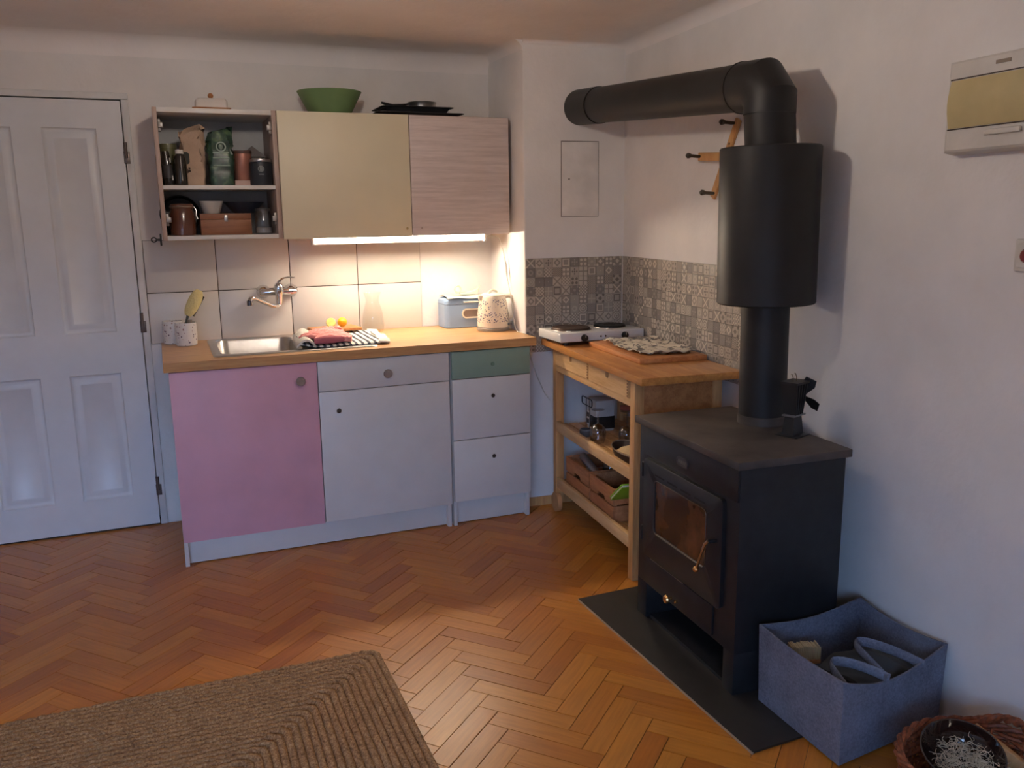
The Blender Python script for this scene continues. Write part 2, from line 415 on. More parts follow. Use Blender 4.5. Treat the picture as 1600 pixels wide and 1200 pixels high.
cells(wf, [-2.6, WIN[0], WIN[1], 2.6], [-.05, WIN[2], WIN[3], 2.4], [WIN], lambda a, b, c, d: wf.box(a, b, -1.75, -1.45, c, d))
wall_front = struct(wf.build('wall_front', M_wall, smooth=0))
win = struct(MB().box(WIN[0], WIN[1], -1.625, -1.617, WIN[2], WIN[3]).build('window_1', M_glassthin, smooth=0))
fm = MB()
for a, b, c, d in ((WIN[0], WIN[0]+.06, WIN[2], WIN[3]), (WIN[1]-.06, WIN[1], WIN[2], WIN[3]), (WIN[0], WIN[1], WIN[2], WIN[2]+.06), (WIN[0], WIN[1], WIN[3]-.06, WIN[3]), (-1.13, -1.07, WIN[2], WIN[3])):
    fm.box(a, b, -1.65, -1.59, c, d, .004)
fm.build('window_frame', M_doorwhite, win)
MB().box(WIN[0]-.05, WIN[1]+.05, -1.6, -1.40, WIN[2]-.03, WIN[2]+.0, .004).build('window_sill', M_doorwhite, win)

# white wall tiles over the worktop, dark joints
gx = [-.062, .262, .610, .952, 1.290]; gz = [.905, 1.149, 1.398]
g = MB().box(gx[0], gx[-1], YB-.004, YB+.002, gz[0], gz[-1]).build('tile_grout', mat('dark_grout', (.09, .07, .055, 1), .9), wall_back, smooth=0)
M_wtile = mat('cream_wall_tile', (.70, .66, .61, 1), .3, var=.03, vscale=3)
for i in range(4):
    for j in range(2):
        MB().box(gx[i]+.002, gx[i+1]-.002, YB-.010, YB-.001, gz[j]+.002, gz[j+1]-.002, .0015).build('tile', M_wtile, wall_back)

# small patterned tiles on the pier and the right wall
def tile_mesh():
    return MB().box(-TILE/2+.0007, TILE/2-.0007, -.005, 0, -TILE/2+.0007, TILE/2-.0007, .0006, seg=1).mesh('tile', 30)
base_tm = tile_mesh(); tms = []
for m_ in TILEMATS:
    q = base_tm.copy(); q.materials.append(m_); tms.append(q)
rt_ = random.Random(21)
M_grout2 = mat('pale_grout', (.42, .39, .36, 1), .9)
NP, NR, NRow = 11, 24, 10; ztop = 1.281
MB().prism([(1.681, pier_y(1.681)-.002), (2.21, pier_y(2.21)-.002), (2.21, pier_y(2.21)+.01), (1.681, pier_y(1.681)+.01)], ztop-NRow*TILE, ztop).build('tile_grout', M_grout2, wall_pier, smooth=0)
MB().box(-.002, .01, -NR*TILE-.006, -.002, ztop-NRow*TILE, ztop).build('tile_grout', M_grout2, wall_right, smooth=0)
for r in range(NRow):
    for c in range(NP):
        x = 1.683+TILE*(c+.5)*math.cos(TH)
        if 1.683+TILE*(c+1) > 2.214: continue
        link('tile', rt_.choice(tms), wall_pier, (x, pier_y(x)-.001, ztop-TILE*(r+.5)), (0, 0, -TH))
    for c in range(NR):
        link('tile', rt_.choice(tms), wall_right, (-.001, -.007-TILE*(c+.5), ztop-TILE*(r+.5)), (0, 0, -PI/2))
# silicone bead in the tiled corner
cc = corner - rx*.006 - ry*.006
MB().tube([(cc.x, cc.y, .81), (cc.x, cc.y, 1.281)], .0035, 6).build('trim_1', mat('silicone', (.6, .58, .55, 1), .4)); struct(bpy.data.objects['trim_1'])

# baseboard at the foot of the pier
bb = MB().prism([(1.68, pier_y(1.68)-.012), (2.2, pier_y(2.2)-.012), (2.2, pier_y(2.2)+.005), (1.68, pier_y(1.68)+.005)], 0, .045)
struct(bb.build('baseboard_chimney', M_birchleg, smooth=0))

# herringbone parquet
PW, PL = .0699, .302
A = Vector((.668, -.744, 0)).normalized(); Bv = Vector((A.y*-1, A.x, 0)); Bv = -Bv if Bv.y < 0 else Bv   # B points up-right
O0 = Vector((.862, 2.441, 0)); Yv = -Bv
def plank_mesh(name='plank', e=.0008):
    mb = MB(); mb.box(-PL/2+e, PL/2-e, -PW/2+e, PW/2-e, -.006, 0, .0007, seg=1)
    me = mb.mesh(name, 0); at = me.attributes.new('grain', 'FLOAT_VECTOR', 'POINT')
    for i, v in enumerate(me.vertices): at.data[i].vector = v.co
    me.materials.append(M_parq); return me
pms = [plank_mesh('plank', e_) for e_ in (.0003, .0006, .0009, .0013)]; pm = pms[1]
planks = []
for n in range(-22, 23):
    for k in range(-75, 76):
        for kind in (0, 1):
            if kind == 0: u, v = k*PW + PL/2 - n*PL, k*PW + PW/2 + n*PL
            else: u, v = (k-1)*PW + PW/2 - n*PL, k*PW + PL/2 + n*PL
            p = O0 + A*u + Yv*v
            if -2.45 < p.x < 2.2 and -1.6 < p.y < 4.6 and not (p.x > 1.8 and p.y > 4.1):
                q = p - Vector((0, 0, 1.5)); dz = q.dot(fw)
                vis = 0
                if dz > .3:
                    px, py = q.dot(rt)/dz, q.dot(up)/dz
                    if abs(px) < .66 and abs(py) < .50:
                        hid = (p.x > 1.43 and p.y < 2.83) or (p.x < .58 and p.y < 2.74) or (0 < p.x < 1.64 and p.y > 3.95) or p.y > 4.5
                        vis = (0 if hid else 1)*1.5/dz**3
                planks.append((vis, p, kind))
planks.sort(key=lambda t: -t[0])
angA = math.atan2(A.y, A.x)
rp_ = random.Random(3)
rest = MB(); restg = []
M0 = [v.co.copy() for v in pm.vertices]; F0 = [tuple(p.vertices) for p in pm.polygons]
for i, (vis, p, kind) in enumerate(planks):
    a = angA + (PI/2 if kind else 0) + rp_.uniform(-.002, .002); z = rp_.uniform(-.0009, 0)
    if i < 300 and vis > 0:
        link('plank', rp_.choice(pms), floor, (p.x, p.y, z), (0, 0, a))
    else:
        fr = Matrix.Translation((p.x, p.y, z)) @ Matrix.Rotation(a, 4, 'Z')
        rest.add(M0, F0, fr); restg += [tuple(c) for c in M0]
me = rest.mesh('planks_beyond', 0); at = me.attributes.new('grain', 'FLOAT_VECTOR', 'POINT')
at.data.foreach_set('vector', [c for g_ in restg for c in g_]); me.materials.append(M_parq)
ob = link('planks_beyond', me, floor); ob['kind'] = 'stuff'

# door with moulded panels
door = struct(thing('door_1', '', ''));
del door['label'], door['category']
panels = [(-.430, -.208, .165, .778), (-.430, -.208, .975, 1.902), (-.77, -.549, .165, .778), (-.77, -.549, .975, 1.902)]
dm = MB(); yf, yb = YB-.012, YB+.03
us = sorted({DX0, DX1, *[p[0] for p in panels], *[p[1] for p in panels]}); vs2 = sorted({.008, DZ, *[p[2] for p in panels], *[p[3] for p in panels]})
cells(dm, us, vs2, panels, lambda a, b, c, d: dm.add([(a, yf, c), (b, yf, c), (b, yf, d), (a, yf, d)], [(0, 1, 2, 3)]))
dm.box(DX0, DX1, yf+.016, yb, .008, DZ)
dm.add([(DX1, yf, .008), (DX1, yf+.02, .008), (DX1, yf+.02, DZ), (DX1, yf, DZ)], [(0, 1, 2, 3)]); dm.add([(DX0, yf, .008), (DX1, yf, .008), (DX1, yf+.02, .008), (DX0, yf+.02, .008)], [(0, 1, 2, 3)])
dm.add([(DX0, yf, DZ), (DX1, yf, DZ), (DX1, yf+.02, DZ), (DX0, yf+.02, DZ)], [(0, 1, 2, 3)])
dm.build('door_leaf', M_doorwhite, door, smooth=0)
for (a, b, c, d) in panels:
    L = []
    for ins, dep in ((0, 0), (.005, .010), (.012, .014), (.024, .008), (.042, .002), (.047, .006)):
        L.append([(a+ins, yf+dep, c+ins), (b-ins, yf+dep, c+ins), (b-ins, yf+dep, d-ins), (a+ins, yf+dep, d-ins)])
    MB().loops(L, False, True).build('door_panel', M_doorwhite, door, smooth=60)
for z in (1.808, 1.025, .213):
    hg = MB(); hg.cyl((DX1+.006, yf-.006, z-.035), (DX1+.006, yf-.006, z+.035), .008, n=10); hg.box(DX1-.004, DX1+.022, yf-.004, yf+.0, z-.06, z-.005, .001)
    hg.build('hinge', mat('old_hinge_steel', (.16, .13, .12, 1), .4, .8), door)
fr_ = MB()
fr_.box(DX1+.004, DX1+.036, YB-.0125, YB+.05, 0, DZ+.0065, .004); fr_.box(DX0-.04, DX1+.036, YB-.012, YB+.05, DZ+.006, DZ+.036, .004); fr_.box(DX0-.04, DX0-.006, YB-.0125, YB+.05, 0, DZ+.0065, .004)
tr = struct(fr_.build('trim_2', mat('frame_paint', (.70, .69, .68, 1), .45)))
MB().box(DX0, DX1, YB-.005, YB+.2, -.004, .004).build('door_sill', mat('dark_sill', (.03, .022, .018, 1), .7), door, smooth=0)

# inspection hatch on the pier
FR_P = Matrix.Translation((1.678, 3.946, 0)) @ Matrix.Rotation(-TH, 4, 'Z')
hat = thing('inspection_hatch', 'small white flush inspection hatch on chimney wall under the flue', 'hatch', (1.678, 3.946, 1.484), -TH)
MB().box(.193, .393, -.003, .002, -.002, .362).build('gap_shade', mat('gap_shade_colour', (.10, .08, .07, 1), .9), hat, smooth=0)  # dark sheet stands in for the shade in the gap round the hatch
MB().box(.1955, .3905, -.006, 0, 0, .3585, .001).build('hatch_door', mat('hatch_paint', (.82, .79, .765, 1), .7), hat)
MB().cyl((.233, -.008, .18), (.233, -.005, .18), .004, n=8).build('latch', M_knobdark, hat)

# ------------------------------------------------------------------ base units
def knob(parent, x, z, y, r, m, len_=.024):
    k = MB().lathe([(r*.35, 0), (r*.35, len_*.45), (r*.8, len_*.55), (r, len_*.75), (r*.85, len_*.95), (r*.4, len_)], n=18, fr=Matrix.Translation((x, y, z)) @ Matrix.Rotation(PI/2, 4, 'X'))
    return k.build('knob', m, parent)
YF = 3.80
bc = thing('base_cabinet', 'wide white base cabinet with pink left door, under the sink', 'cabinet', (0, 3.82, 0))
c = MB()
for x0, x1 in ((0, .018), (1.207, 1.225)): c.box(x0, x1, 0, .60, 0, .868, .001)
c.box(.018, 1.207, .0, .60, .118, .134); c.box(.018, 1.207, .59, .60, .13, .868); c.box(.606, .622, .01, .59, .134, .868); c.box(.622, 1.207, .0, .02, .72, .735)
c.build('carcass', M_white, bc)
MB().box(.018, 1.207, .03, .046, 0.004, .118, .001).build('plinth', M_white, bc)
p = MB().box(.001, .6105, -.02, -.002, .117, .866, .0015).build('door', M_pink, bc); p['label'] = 'pink painted cabinet door'
knob(p, .535, .789, -.02, .021, M_knobcrystal)
p = MB().box(.614, 1.224, -.02, -.002, .732, .866, .0015).build('drawer', M_white, bc)
knob(p, .927, .792, -.02, .021, M_knobcrystal)
p = MB().box(.614, 1.224, -.02, -.002, .121, .728, .0015).build('door', M_white, bc)
knob(p, .697, .640, -.02, .011, M_knobdark, .018)
db = thing('drawer_cabinet', 'narrow three-drawer base cabinet with sage green top drawer', 'cabinet', (1.237, 3.82, 0))
c = MB()
for x0, x1 in ((0, .018), (.384, .402)): c.box(x0, x1, 0, .60, 0, .868, .001)
c.box(.018, .384, 0, .60, .118, .134); c.box(.018, .384, .59, .60, .13, .868); c.box(.018, .384, .01, .58, .15, .86)
c.build('carcass', M_white, db); MB().box(.018, .384, .03, .046, .004, .118, .001).build('plinth', M_white, db)
for z0, z1, m_, kz in ((.735, .866, M_green, .797), (.436, .731, M_white, .643), (.130, .432, M_white, .342)):
    p = MB().box(.001, .401, -.02, -.002, z0, z1, .0015).build('drawer', m_, db)
    if m_ == M_green: p['label'] = 'sage green drawer front'
    knob(p, .202, kz, -.02, .010, M_knobdark if m_ != M_green else mat('green_knob', sr(110, 142, 124), .4), .018)

wt = MB()
SX0, SX1, SY0, SY1 = .20, .60, 3.875, 4.39
for a in ((-.018, SX0, 3.79, YB-.011), (SX1, 1.669, 3.79, 3.94), (SX1, 1.677, 3.94, YB-.011), (SX0, SX1, 3.79, SY0), (SX0, SX1, SY1, YB-.011)):
    wt.box(a[0], a[1], a[2], a[3], .870, .910)
wt = tag(wt.build('worktop', M_counter, smooth=0), 'light wood laminate worktop running over both base cabinets', 'worktop')

# sink
sk = thing('kitchen_sink', 'stainless steel inset sink with drainboard in the worktop', 'sink', (0, 0, .91))
def zl(pts, z): return [(x, y, z) for x, y in pts]
n_ = 6
oc = rrect(.547, 4.135, .36, .285, .03, n_); bcx, bcy = .40, 4.135
b0 = rrect(bcx, bcy, .178, .235, .06, n_)
sm_ = MB().loops([zl(oc, .0003), zl(rrect(.547, 4.135, .357, .282, .03, n_), .005), zl(rrect(.547, 4.135, .345, .27, .025, n_), .004), zl(b0, .0035)])
sm_.build('rim', M_steel, sk, smooth=60)
bm_ = MB().loops([zl(b0, .0035), zl(rrect(bcx, bcy, .172, .229, .056, n_), -.006), zl(rrect(bcx, bcy, .158, .215, .06, n_), -.14), zl(rrect(bcx, bcy, .13, .185, .06, n_), -.155), zl(rrect(bcx, bcy, .03, .03, .028, n_), -.158)], False, True)
bm_.build('basin', M_steel, sk, smooth=60)
MB().lathe([(.036, -.157), (.034, -.153), (.02, -.155)], (bcx, bcy, 0), 20).build('drain', M_chrome, sk)
g_ = MB()
for i in range(7): g_.box(.63+i*.036, .645+i*.036, 3.93, 4.34, .0038, .0058, .0008)
g_.build('drain_groove', M_steel, sk)
MB().cyl((.235, 4.385, .003), (.235, 4.385, .008), .009, n=14).build('overflow_cap', M_chrome, sk)

# wall mixer tap
tp = thing('mixer_tap', 'chrome wall-mounted mixer tap with long curved spout above the sink', 'tap', (.54, YB-.01, 1.135))
for x in (-.067, .067):
    MB().lathe([(.034, 0), (.034, .004), (.024, .024), (.016, .03), (.016, .045)], n=22, fr=Matrix.Translation((x, 0, 0)) @ Matrix.Rotation(PI/2, 4, 'X')).build('escutcheon', M_chrome, tp)
MB().tube([(-.085, -.06, 0), (-.06, -.062, 0), (-.02, -.066, 0), (.02, -.066, 0), (.06, -.062, 0), (.085, -.06, 0)], [.013, .019, .018, .018, .019, .013], 16).build('mixer_body', M_chrome, tp)
MB().lathe([(.014, -.062), (.017, -.045), (.019, -.02), (.024, .0), (.024, .022), (.021, .036), (.012, .046), (.003, .049)], (0, -.07, 0), 20).build('cartridge', M_chrome, tp)
MB().tube([(.0, -.07, .040), (.006, -.085, .058), (.022, -.105, .070), (.045, -.125, .075), (.07, -.145, .074)], [.010, .009, .008, .007, .006], 10, flat=.55).build('lever', M_chrome, tp)
MB().tube([(0, -.07, -.055), (-.003, -.074, -.066), (-.012, -.083, -.071), (-.045, -.118, -.062), (-.085, -.16, -.04), (-.118, -.196, -.02), (-.138, -.216, -.011), (-.152, -.229, -.014), (-.156, -.233, -.024)], .0105, 12).build('spout', M_chrome, tp)
MB().cyl((-.156, -.233, -.022), (-.156, -.233, -.044), .0135, n=16).build('aerator', mat('dark_chrome', (.2, .2, .22, 1), .2, 1.0), tp)

# ------------------------------------------------------------------ wall units
ZB, ZT, YW = 1.402, 1.965, 4.10
oc_ = thing('wall_cabinet', 'open doorless wall cabinet with jars on two shelves', 'cabinet', (.03, YW, ZB))
D_ = YB-YW-.004; W_ = .512; H_ = ZT-ZB
MB().box(0, .018, 0, D_, 0, H_, .001).build('side_panel', M_oakedge, oc_); MB().box(W_-.020, W_, 0, D_, 0, H_, .001).build('side_panel', M_oakedge, oc_)
for z0, z1, nm in ((.002, .020, 'bottom_panel'), (H_-.020, H_, 'top_panel'), (.220, .238, 'shelf')):
    MB().box(.018, W_-.020, .002, D_, z0, z1, .001).build(nm, M_white, oc_)
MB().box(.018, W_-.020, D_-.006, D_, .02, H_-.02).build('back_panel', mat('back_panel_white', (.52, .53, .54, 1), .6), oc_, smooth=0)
for x, s in ((.018, 1), (W_-.020, -1)):
    for z in (.09, .49):
        hb = MB().box(x, x+s*.012, .018, .05, z-.026, z+.026, .002); hb.box(x, x+s*.022, .005, .022, z-.012, z+.012, .003)
        hb.build('hinge_plate', mat('hinge_metal', (.32, .30, .28, 1), .4, .5), oc_)
yc = thing('wall_cabinet', 'pale yellow fronted wall cabinet in the middle of the row', 'cabinet', (.543, YW, ZB))
MB().box(0, .606, 0, D_, .002, H_, .001).build('carcass', M_oakedge, yc)
p = MB().box(.0, .604, -.02, -.002, -.004, H_-.002, .0015).build('door', M_yellow, yc); knob(p, .578, .035, -.02, .006, mat('yellow_knob', sr(190, 172, 120), .5), .012)
wc = thing('wall_cabinet', 'wall cabinet with greyish wood-grain door nearest the chimney', 'cabinet', (1.150, YW, ZB))
MB().box(0, .505, 0, D_, .002, H_, .001).build('carcass', M_oakedge, wc)
p = MB().box(.001, .504, -.02, -.002, .0, H_-.004, .0015).build('door', M_oakfront, wc); knob(p, .045, .035, -.02, .005, M_oakedge, .010)

# LED tube lamp under the wall cabinets
led = thing('led_lamp', 'glowing LED tube lamp fixed under the wall cabinets', 'lamp', (.70, 4.235, ZB))
hr_ = Matrix.Translation((0, 0, -.014)) @ Matrix.Rotation(rad(-38), 4, 'X')         # strip tilted a little to the front
MB().box(0, .87, -.014, .014, .0005, .010, .002, fr=hr_).box(0, .87, .016, .021, -.0355, .001, .001).box(0, .87, .0, .021, -.004, .001).build('housing', M_white, led)  # tall rear plate is added to shield the wall tiles from the strip
hc_ = [(.0135*math.cos(a_*PI/10), -.0165*math.sin(a_*PI/10)) for a_ in range(11)]
MB().loops([[(x, y, z) for y, z in hc_] for x in (0, .87)], True, True, fr=hr_).build('diffuser', emit('led_glow', LED_COLOR, LED_STRENGTH), led)
for x in (-.012, .87): MB().box(x, x+.012, -.018, .020, -.038, .001, .003).build('end_cap', M_white, led)
MB().box(-.075, -.012, -.01, .01, -.016, .001, .003).build('connector', M_white, led)
# ceiling lamp (its globe hangs just above the picture)
cl_ = thing('ceiling_lamp', 'frosted globe ceiling lamp hanging over an added white bowl', 'lamp', (.38, 2.36, ZC))
MB().lathe([(.055, 0), (.055, -.012), (.02, -.022), (.006, -.024)], n=28).build('canopy', M_white, cl_)
MB().cyl((0, 0, -.02), (0, 0, -.10), .006, n=10).build('stem', M_white, cl_)
MB().sphere((0, 0, -.145), .055, 24).build('globe', emit('lamp_glow', LAMP_COLOR, LAMP_STRENGTH), cl_)
MB().lathe([(.004, -.232), (.05, -.230), (.085, -.218), (.102, -.204), (.100, -.203), (.083, -.214), (.05, -.226), (.004, -.228)], n=36).build('added_bowl', mat('added_bowl_paint', (.8, .78, .74, 1), .4), cl_)  # unseen bowl added to keep direct lamp light off the floor
for k in range(3): MB().cyl((.098*math.cos(k*2.094), .098*math.sin(k*2.094), -.206), (.012*math.cos(k*2.094), .012*math.sin(k*2.094), -.03), .0015, n=6).build('hanger_wire', M_steel, cl_)
cord = thing('lamp_cord', 'thin white lamp cord with inline switch hanging beside the kettle', 'cord', (1.58, 4.24, 1.38))
W0 = Vector((1.58, 4.24, 1.38)); rel = lambda L: [tuple(Vector(p)-W0) for p in L]
MB().tube(rel([(1.580, 4.235, 1.38), (1.615, 4.23, 1.392), (1.650, 4.22, 1.375), (1.663, 4.20, 1.32), (1.668, 4.18, 1.25), (1.668, 4.16, 1.18), (1.672, 4.12, 1.08), (1.672, 4.10, 1.0), (1.670, 4.06, .925), (1.664, 4.02, .914)]), .0028, 8).build('cable', M_cable_w, cord)
MB().tube(rel([(1.667, 4.185, 1.262), (1.6675, 4.178, 1.245), (1.668, 4.165, 1.195), (1.668, 4.16, 1.18)]), [.004, .007, .007, .004], 10).build('inline_switch', M_white, cord)
W0 = Vector((1.66, 3.96, .915))
hc = MB().tube(rel([(1.655, 4.0, .9135), (1.667, 3.935, .9135), (1.676, 3.925, .905), (1.682, 3.925, .86), (1.70, 3.925, .78), (1.73, 3.925, .69), (1.77, 3.92, .60), (1.80, 3.915, .56)]), .0028, 8).build('hob_cord', M_cable_w, None, W0)
tag(hc, 'pale cord hanging from worktop end behind the trolley leg', 'cord')

# black clip with ring on the open cabinet corner
kc = thing('ring_clip', 'small black metal clip with ring on open wall cabinet corner', 'clip', (.028, YW-.006, 1.408))
MB().box(-.012, -.004, -.004, .004, -.026, .026, .002).build('bar', M_black, kc)
MB().tube([(-.036+.010*math.cos(a*PI/8), 0, .010*math.sin(a*PI/8)) for a in range(16)], .0028, 8, closed=True).build('ring', M_black, kc)
MB().cyl((-.028, 0, 0), (-.008, 0, 0), .004, .006, n=8).build('stem', M_black, kc)

# ------------------------------------------------------------------ stove, hearth plate, flue
hp = thing('hearth_plate', 'thin black hearth plate on the parquet under the stove', 'plate', (1.43, 1.76, 0))
MB().prism([(0, 0), (-.008, 1.075), (.66, 1.09), (.62, .02)], .0015, .008).build('sheet', mat('hearth_black', (.022, .020, .018, 1), .45, var=.15), hp, smooth=0)
MB().prism([(-.0025, -.002), (-.0105, 1.075), (-.006, 1.075), (.002, -.002)], .0005, .007).build('edge_strip', mat('bare_edge', (.55, .50, .42, 1), .35, .6), hp, smooth=0)

ST = rad(3.0)
st = thing('wood_stove', 'black steel wood stove with glass door on hearth plate', 'stove', (1.548, 2.02, .008), -ST)
D, Wd, Hh = .385, .64, .737
b = MB()
b.box(0.004, D, 0, Wd, .135, Hh, .003); b.box(.004, D, 0, .060, 0, .14, .002); b.box(.004, D, Wd-.068, Wd, 0, .14, .002)
b.box(.31, D, .05, Wd-.05, .002, .14); b.box(.02, D-.01, .05, Wd-.05, 0, .012)
b.build('body', M_stove, st)
MB().box(-.014, D+.014, -.012, Wd+.014, Hh, Hh+.026, .004).build('top_plate', M_stovetop, st)
yz = lambda pts, x: [(x, y, z) for y, z in pts]
tpn = MB().box(-.002, .006, .004, .590, .632, Hh-.004, .0015).build('upper_panel', M_stove, st)
MB().loops([yz(rrect(.324, .672, .036, .016, .0155, 6), -.002), yz(rrect(.324, .672, .036, .016, .0155, 6), -.007), yz(rrect(.324, .672, .031, .011, .0105, 6), -.007), yz(rrect(.324, .672, .030, .010, .0095, 6), -.005)], True, True).build('badge', mat('badge_metal', (.10, .09, .085, 1), .4, .7), tpn)
# faint raised marks in the badge
bl = MB()
for i in range(5): bl.box(-.0065, -.0045, .302+i*.010, .308+i*.010, .667, .677)
bl.build('badge_lettering', mat('badge_mark', (.22, .20, .18, 1), .4, .7), tpn, smooth=0)
dr = MB()
O = rrect(.325, .440, .257, .182, .018, 5); G = rrect(.328, .462, .170, .098, .018, 5)
dr.loops([yz(O, .004), yz(O, -.010), yz(rrect(.325, .440, .254, .179, .016, 5), -.012), yz(rrect(.328, .462, .175, .103, .02, 5), -.012), yz(G, -.008), yz(G, 0.0)])
door_s = dr.build('stove_door', M_stove, st)
MB().loops([yz(rrect(.328, .462, .172, .1, .018, 5), -.003), yz(rrect(.328, .462, .172, .1, .018, 5), -.006)], True, True).build('door_glass', M_darkglass, door_s)
MB().tube([(-.0125, y, z) for y, z in rrect(.328, .462, .1705, .0985, .018, 5)], .0012, 6, closed=True).build('glass_trim', mat('trim_metal', (.10, .085, .07, 1), .4, .8), door_s)
for i in range(4):
    y = .165+i*.088
    MB().box(-.0128, -.011, y, y+.066, .577, .583).build('air_slot_shade', mat('slot_shade_black', (.002, .002, .002, 1), .9), door_s, smooth=0)  # flat black strips painted as the shaded openings of the slots
for z in (.576, .335): MB().cyl((-.006, .588, z-.026), (-.006, .588, z+.026), .009, n=12).build('hinge', M_stove, st)
hd = MB().cyl((-.010, .095, .482), (-.042, .095, .482), .007, n=10)
hd = hd.build('handle_pivot', M_stove, door_s)
MB().tube([(-.040, .095, .484), (-.044, .108, .470), (-.046, .120, .440), (-.048, .136, .400), (-.048, .146, .378)], [.006, .0055, .005, .005, .005], 8).build('door_handle', mat('handle_steel', (.45, .36, .25, 1), .3, 1.0), door_s)
MB().sphere((-.048, .150, .370), .0105, 12).build('handle_ball', M_brass, door_s)
ld = MB().box(-.004, .006, .118, .575, .148, .250, .002).build('ash_door', M_stove, st)
MB().box(-.0055, -.003, .30, .53, .2495, .2515).build('pale_edge_strip', mat('pale_edge', (.35, .30, .26, 1), .4, .6), ld, smooth=0)  # thin paler strip along part of the ash door's upper edge
MB().lathe([(.005, 0), (.005, .012), (.013, .016), (.016, .022), (.013, .028), (.004, .031)], n=16, fr=Matrix.Translation((-.004, .372, .165)) @ Matrix.Rotation(-PI/2, 4, 'Y')).build('knob', M_brass, ld)
MB().cyl((-.004, .338, .168), (-.012, .338, .168), .006, n=10).build('bolt_head', M_brass, ld)

fl = thing('flue_pipe', 'black flue pipe with wide heat drum, bending into the chimney wall', 'flue', (1.918, 2.394, .771))
ax = lambda z: Vector((-.014*(z-.771)/1.13, .004*(z-.771)/1.13, z-.771))
R0 = .0805
MB().tube([ax(.773), ax(.84), ax(1.24)], R0, 32).build('lower_pipe', M_pipe, fl)
MB().tube([ax(.772), ax(.800), ax(.802)], [R0+.004, R0+.004, R0], 32).build('collar', M_stovetop, fl)
MB().tube([ax(1.190), ax(1.194), ax(1.702), ax(1.706)], [.160, .164, .164, .160], 48).build('heat_drum', M_pipe, fl)
E0 = Vector((1.898, 2.40, 1.902)) - Vector((1.918, 2.394, .771)); EW = Vector((1.968, 3.935, 2.005)) - Vector((1.918, 2.394, .771))
dirh = (EW-E0).normalized()
elbow = [ax(1.70), E0-Vector((0, 0, .088))]
MB().tube(elbow, R0+.002, 32).build('upper_pipe', M_pipe, fl)
# two-piece mitred elbow: explicit rings on mitre planes
def ring(c, n_, t, R):
    n_ = n_.normalized(); xax = Vector((1, 0, 0)); t = t.normalized()
    u = (xax - t*xax.dot(t)).normalized(); v_ = t.cross(u); out = []
    for k in range(32):
        p = u*R*math.cos(2*PI*k/32)+v_*R*math.sin(2*PI*k/32)
        out.append(tuple(c + p - t*(p.dot(n_)/t.dot(n_))))
    return out
up_ = Vector((0, 0, 1)); mid = (up_+dirh).normalized()
P1 = E0-up_*.045; P2 = E0+dirh*.045
m1 = (up_+mid).normalized(); m2 = (dirh+mid).normalized()
Re = R0+.004
MB().loops([ring(E0-up_*.092, up_, up_, Re), ring(P1, m1, up_, Re), ring(P2, m2, dirh, Re), ring(E0+dirh*.15, dirh, dirh, Re)], True, True).build('elbow', M_pipe, fl, smooth=30)
MB().tube([E0+dirh*.14, E0+dirh*1.38], R0-.001, 32).build('horizontal_pipe', M_pipe, fl)
MB().tube([E0+dirh*.146, E0+dirh*.156], R0+.006, 32).build('pipe_joint', M_pipe, fl)
MB().tube([E0+dirh*1.30, E0+dirh*((3.935-2.40)/dirh.y-.012)], R0+.003, 32).build('wall_sleeve', M_pipe, fl)

# stove-top fan
fn = thing('stove_fan', 'small black heat-powered fan standing on the stove top', 'fan', (1.893, 2.205, .771), rad(20))
MB().box(-.042, .042, -.040, .040, 0, .005, .001).build('base_plate', M_black, fn)
MB().loops([[(-.030, -.022, .005), (.030, -.022, .005), (.030, .022, .005), (-.030, .022, .005)], [(-.024, -.016, .066), (.024, -.016, .066), (.024, .016, .066), (-.024, .016, .066)]], True, True).build('pedestal', M_black, fn)
MB().box(-.034, .040, -.022, .022, .066, .072, .001).build('heat_plate', mat('fan_aluminium', (.3, .3, .3, 1), .3, .9), fn)
for i in range(5):
    t_ = (i-2)*.011
    MB().loops([[(t_*.9-.002, -.022, .072), (t_*.9+.002, -.022, .072), (t_*.9+.002, .024, .072), (t_*.9-.002, .024, .072)], [(t_*1.5-.002, -.028, .175), (t_*1.5+.002, -.028, .175), (t_*1.5+.002, .03, .175), (t_*1.5-.002, .03, .175)]], True, True).build('cooling_fin', M_black, fn)
MB().prism([(-.036, -.03), (.042, -.03), (.046, 0), (.042, .032), (-.036, .032)], .174, .181).build('cap', M_black, fn)
MB().cyl((.034, 0, .125), (.052, 0, .125), .012, n=14).build('motor_hub', M_black, fn)
for i in range(4):
    a = i*PI/2+.5
    fr = Matrix.Translation((.050, 0, .125)) @ Matrix.Rotation(a, 4, 'X') @ Matrix.Rotation(rad(28), 4, 'Z')
    MB().loops([[(-.001, -.008, .01), (.001, -.008, .01), (.001, .008, .01), (-.001, .008, .01)], [(-.001, -.022, .045), (.001, -.022, .045), (.001, .022, .045), (-.001, .022, .045)], [(-.001, -.016, .068), (.001, -.016, .068), (.001, .020, .068), (-.001, .020, .068)]], True, True, fr=fr).build('blade', M_black, fn)
for dx in (-.012, .010): MB().tube([(dx, 0, .18), (dx-.001, 0, .195), (dx-.008, 0, .206), (dx-.014, 0, .208)], .0012, 6).build('wire_loop', mat('wire_brass', (.2, .14, .08, 1), .4, .8), fn)

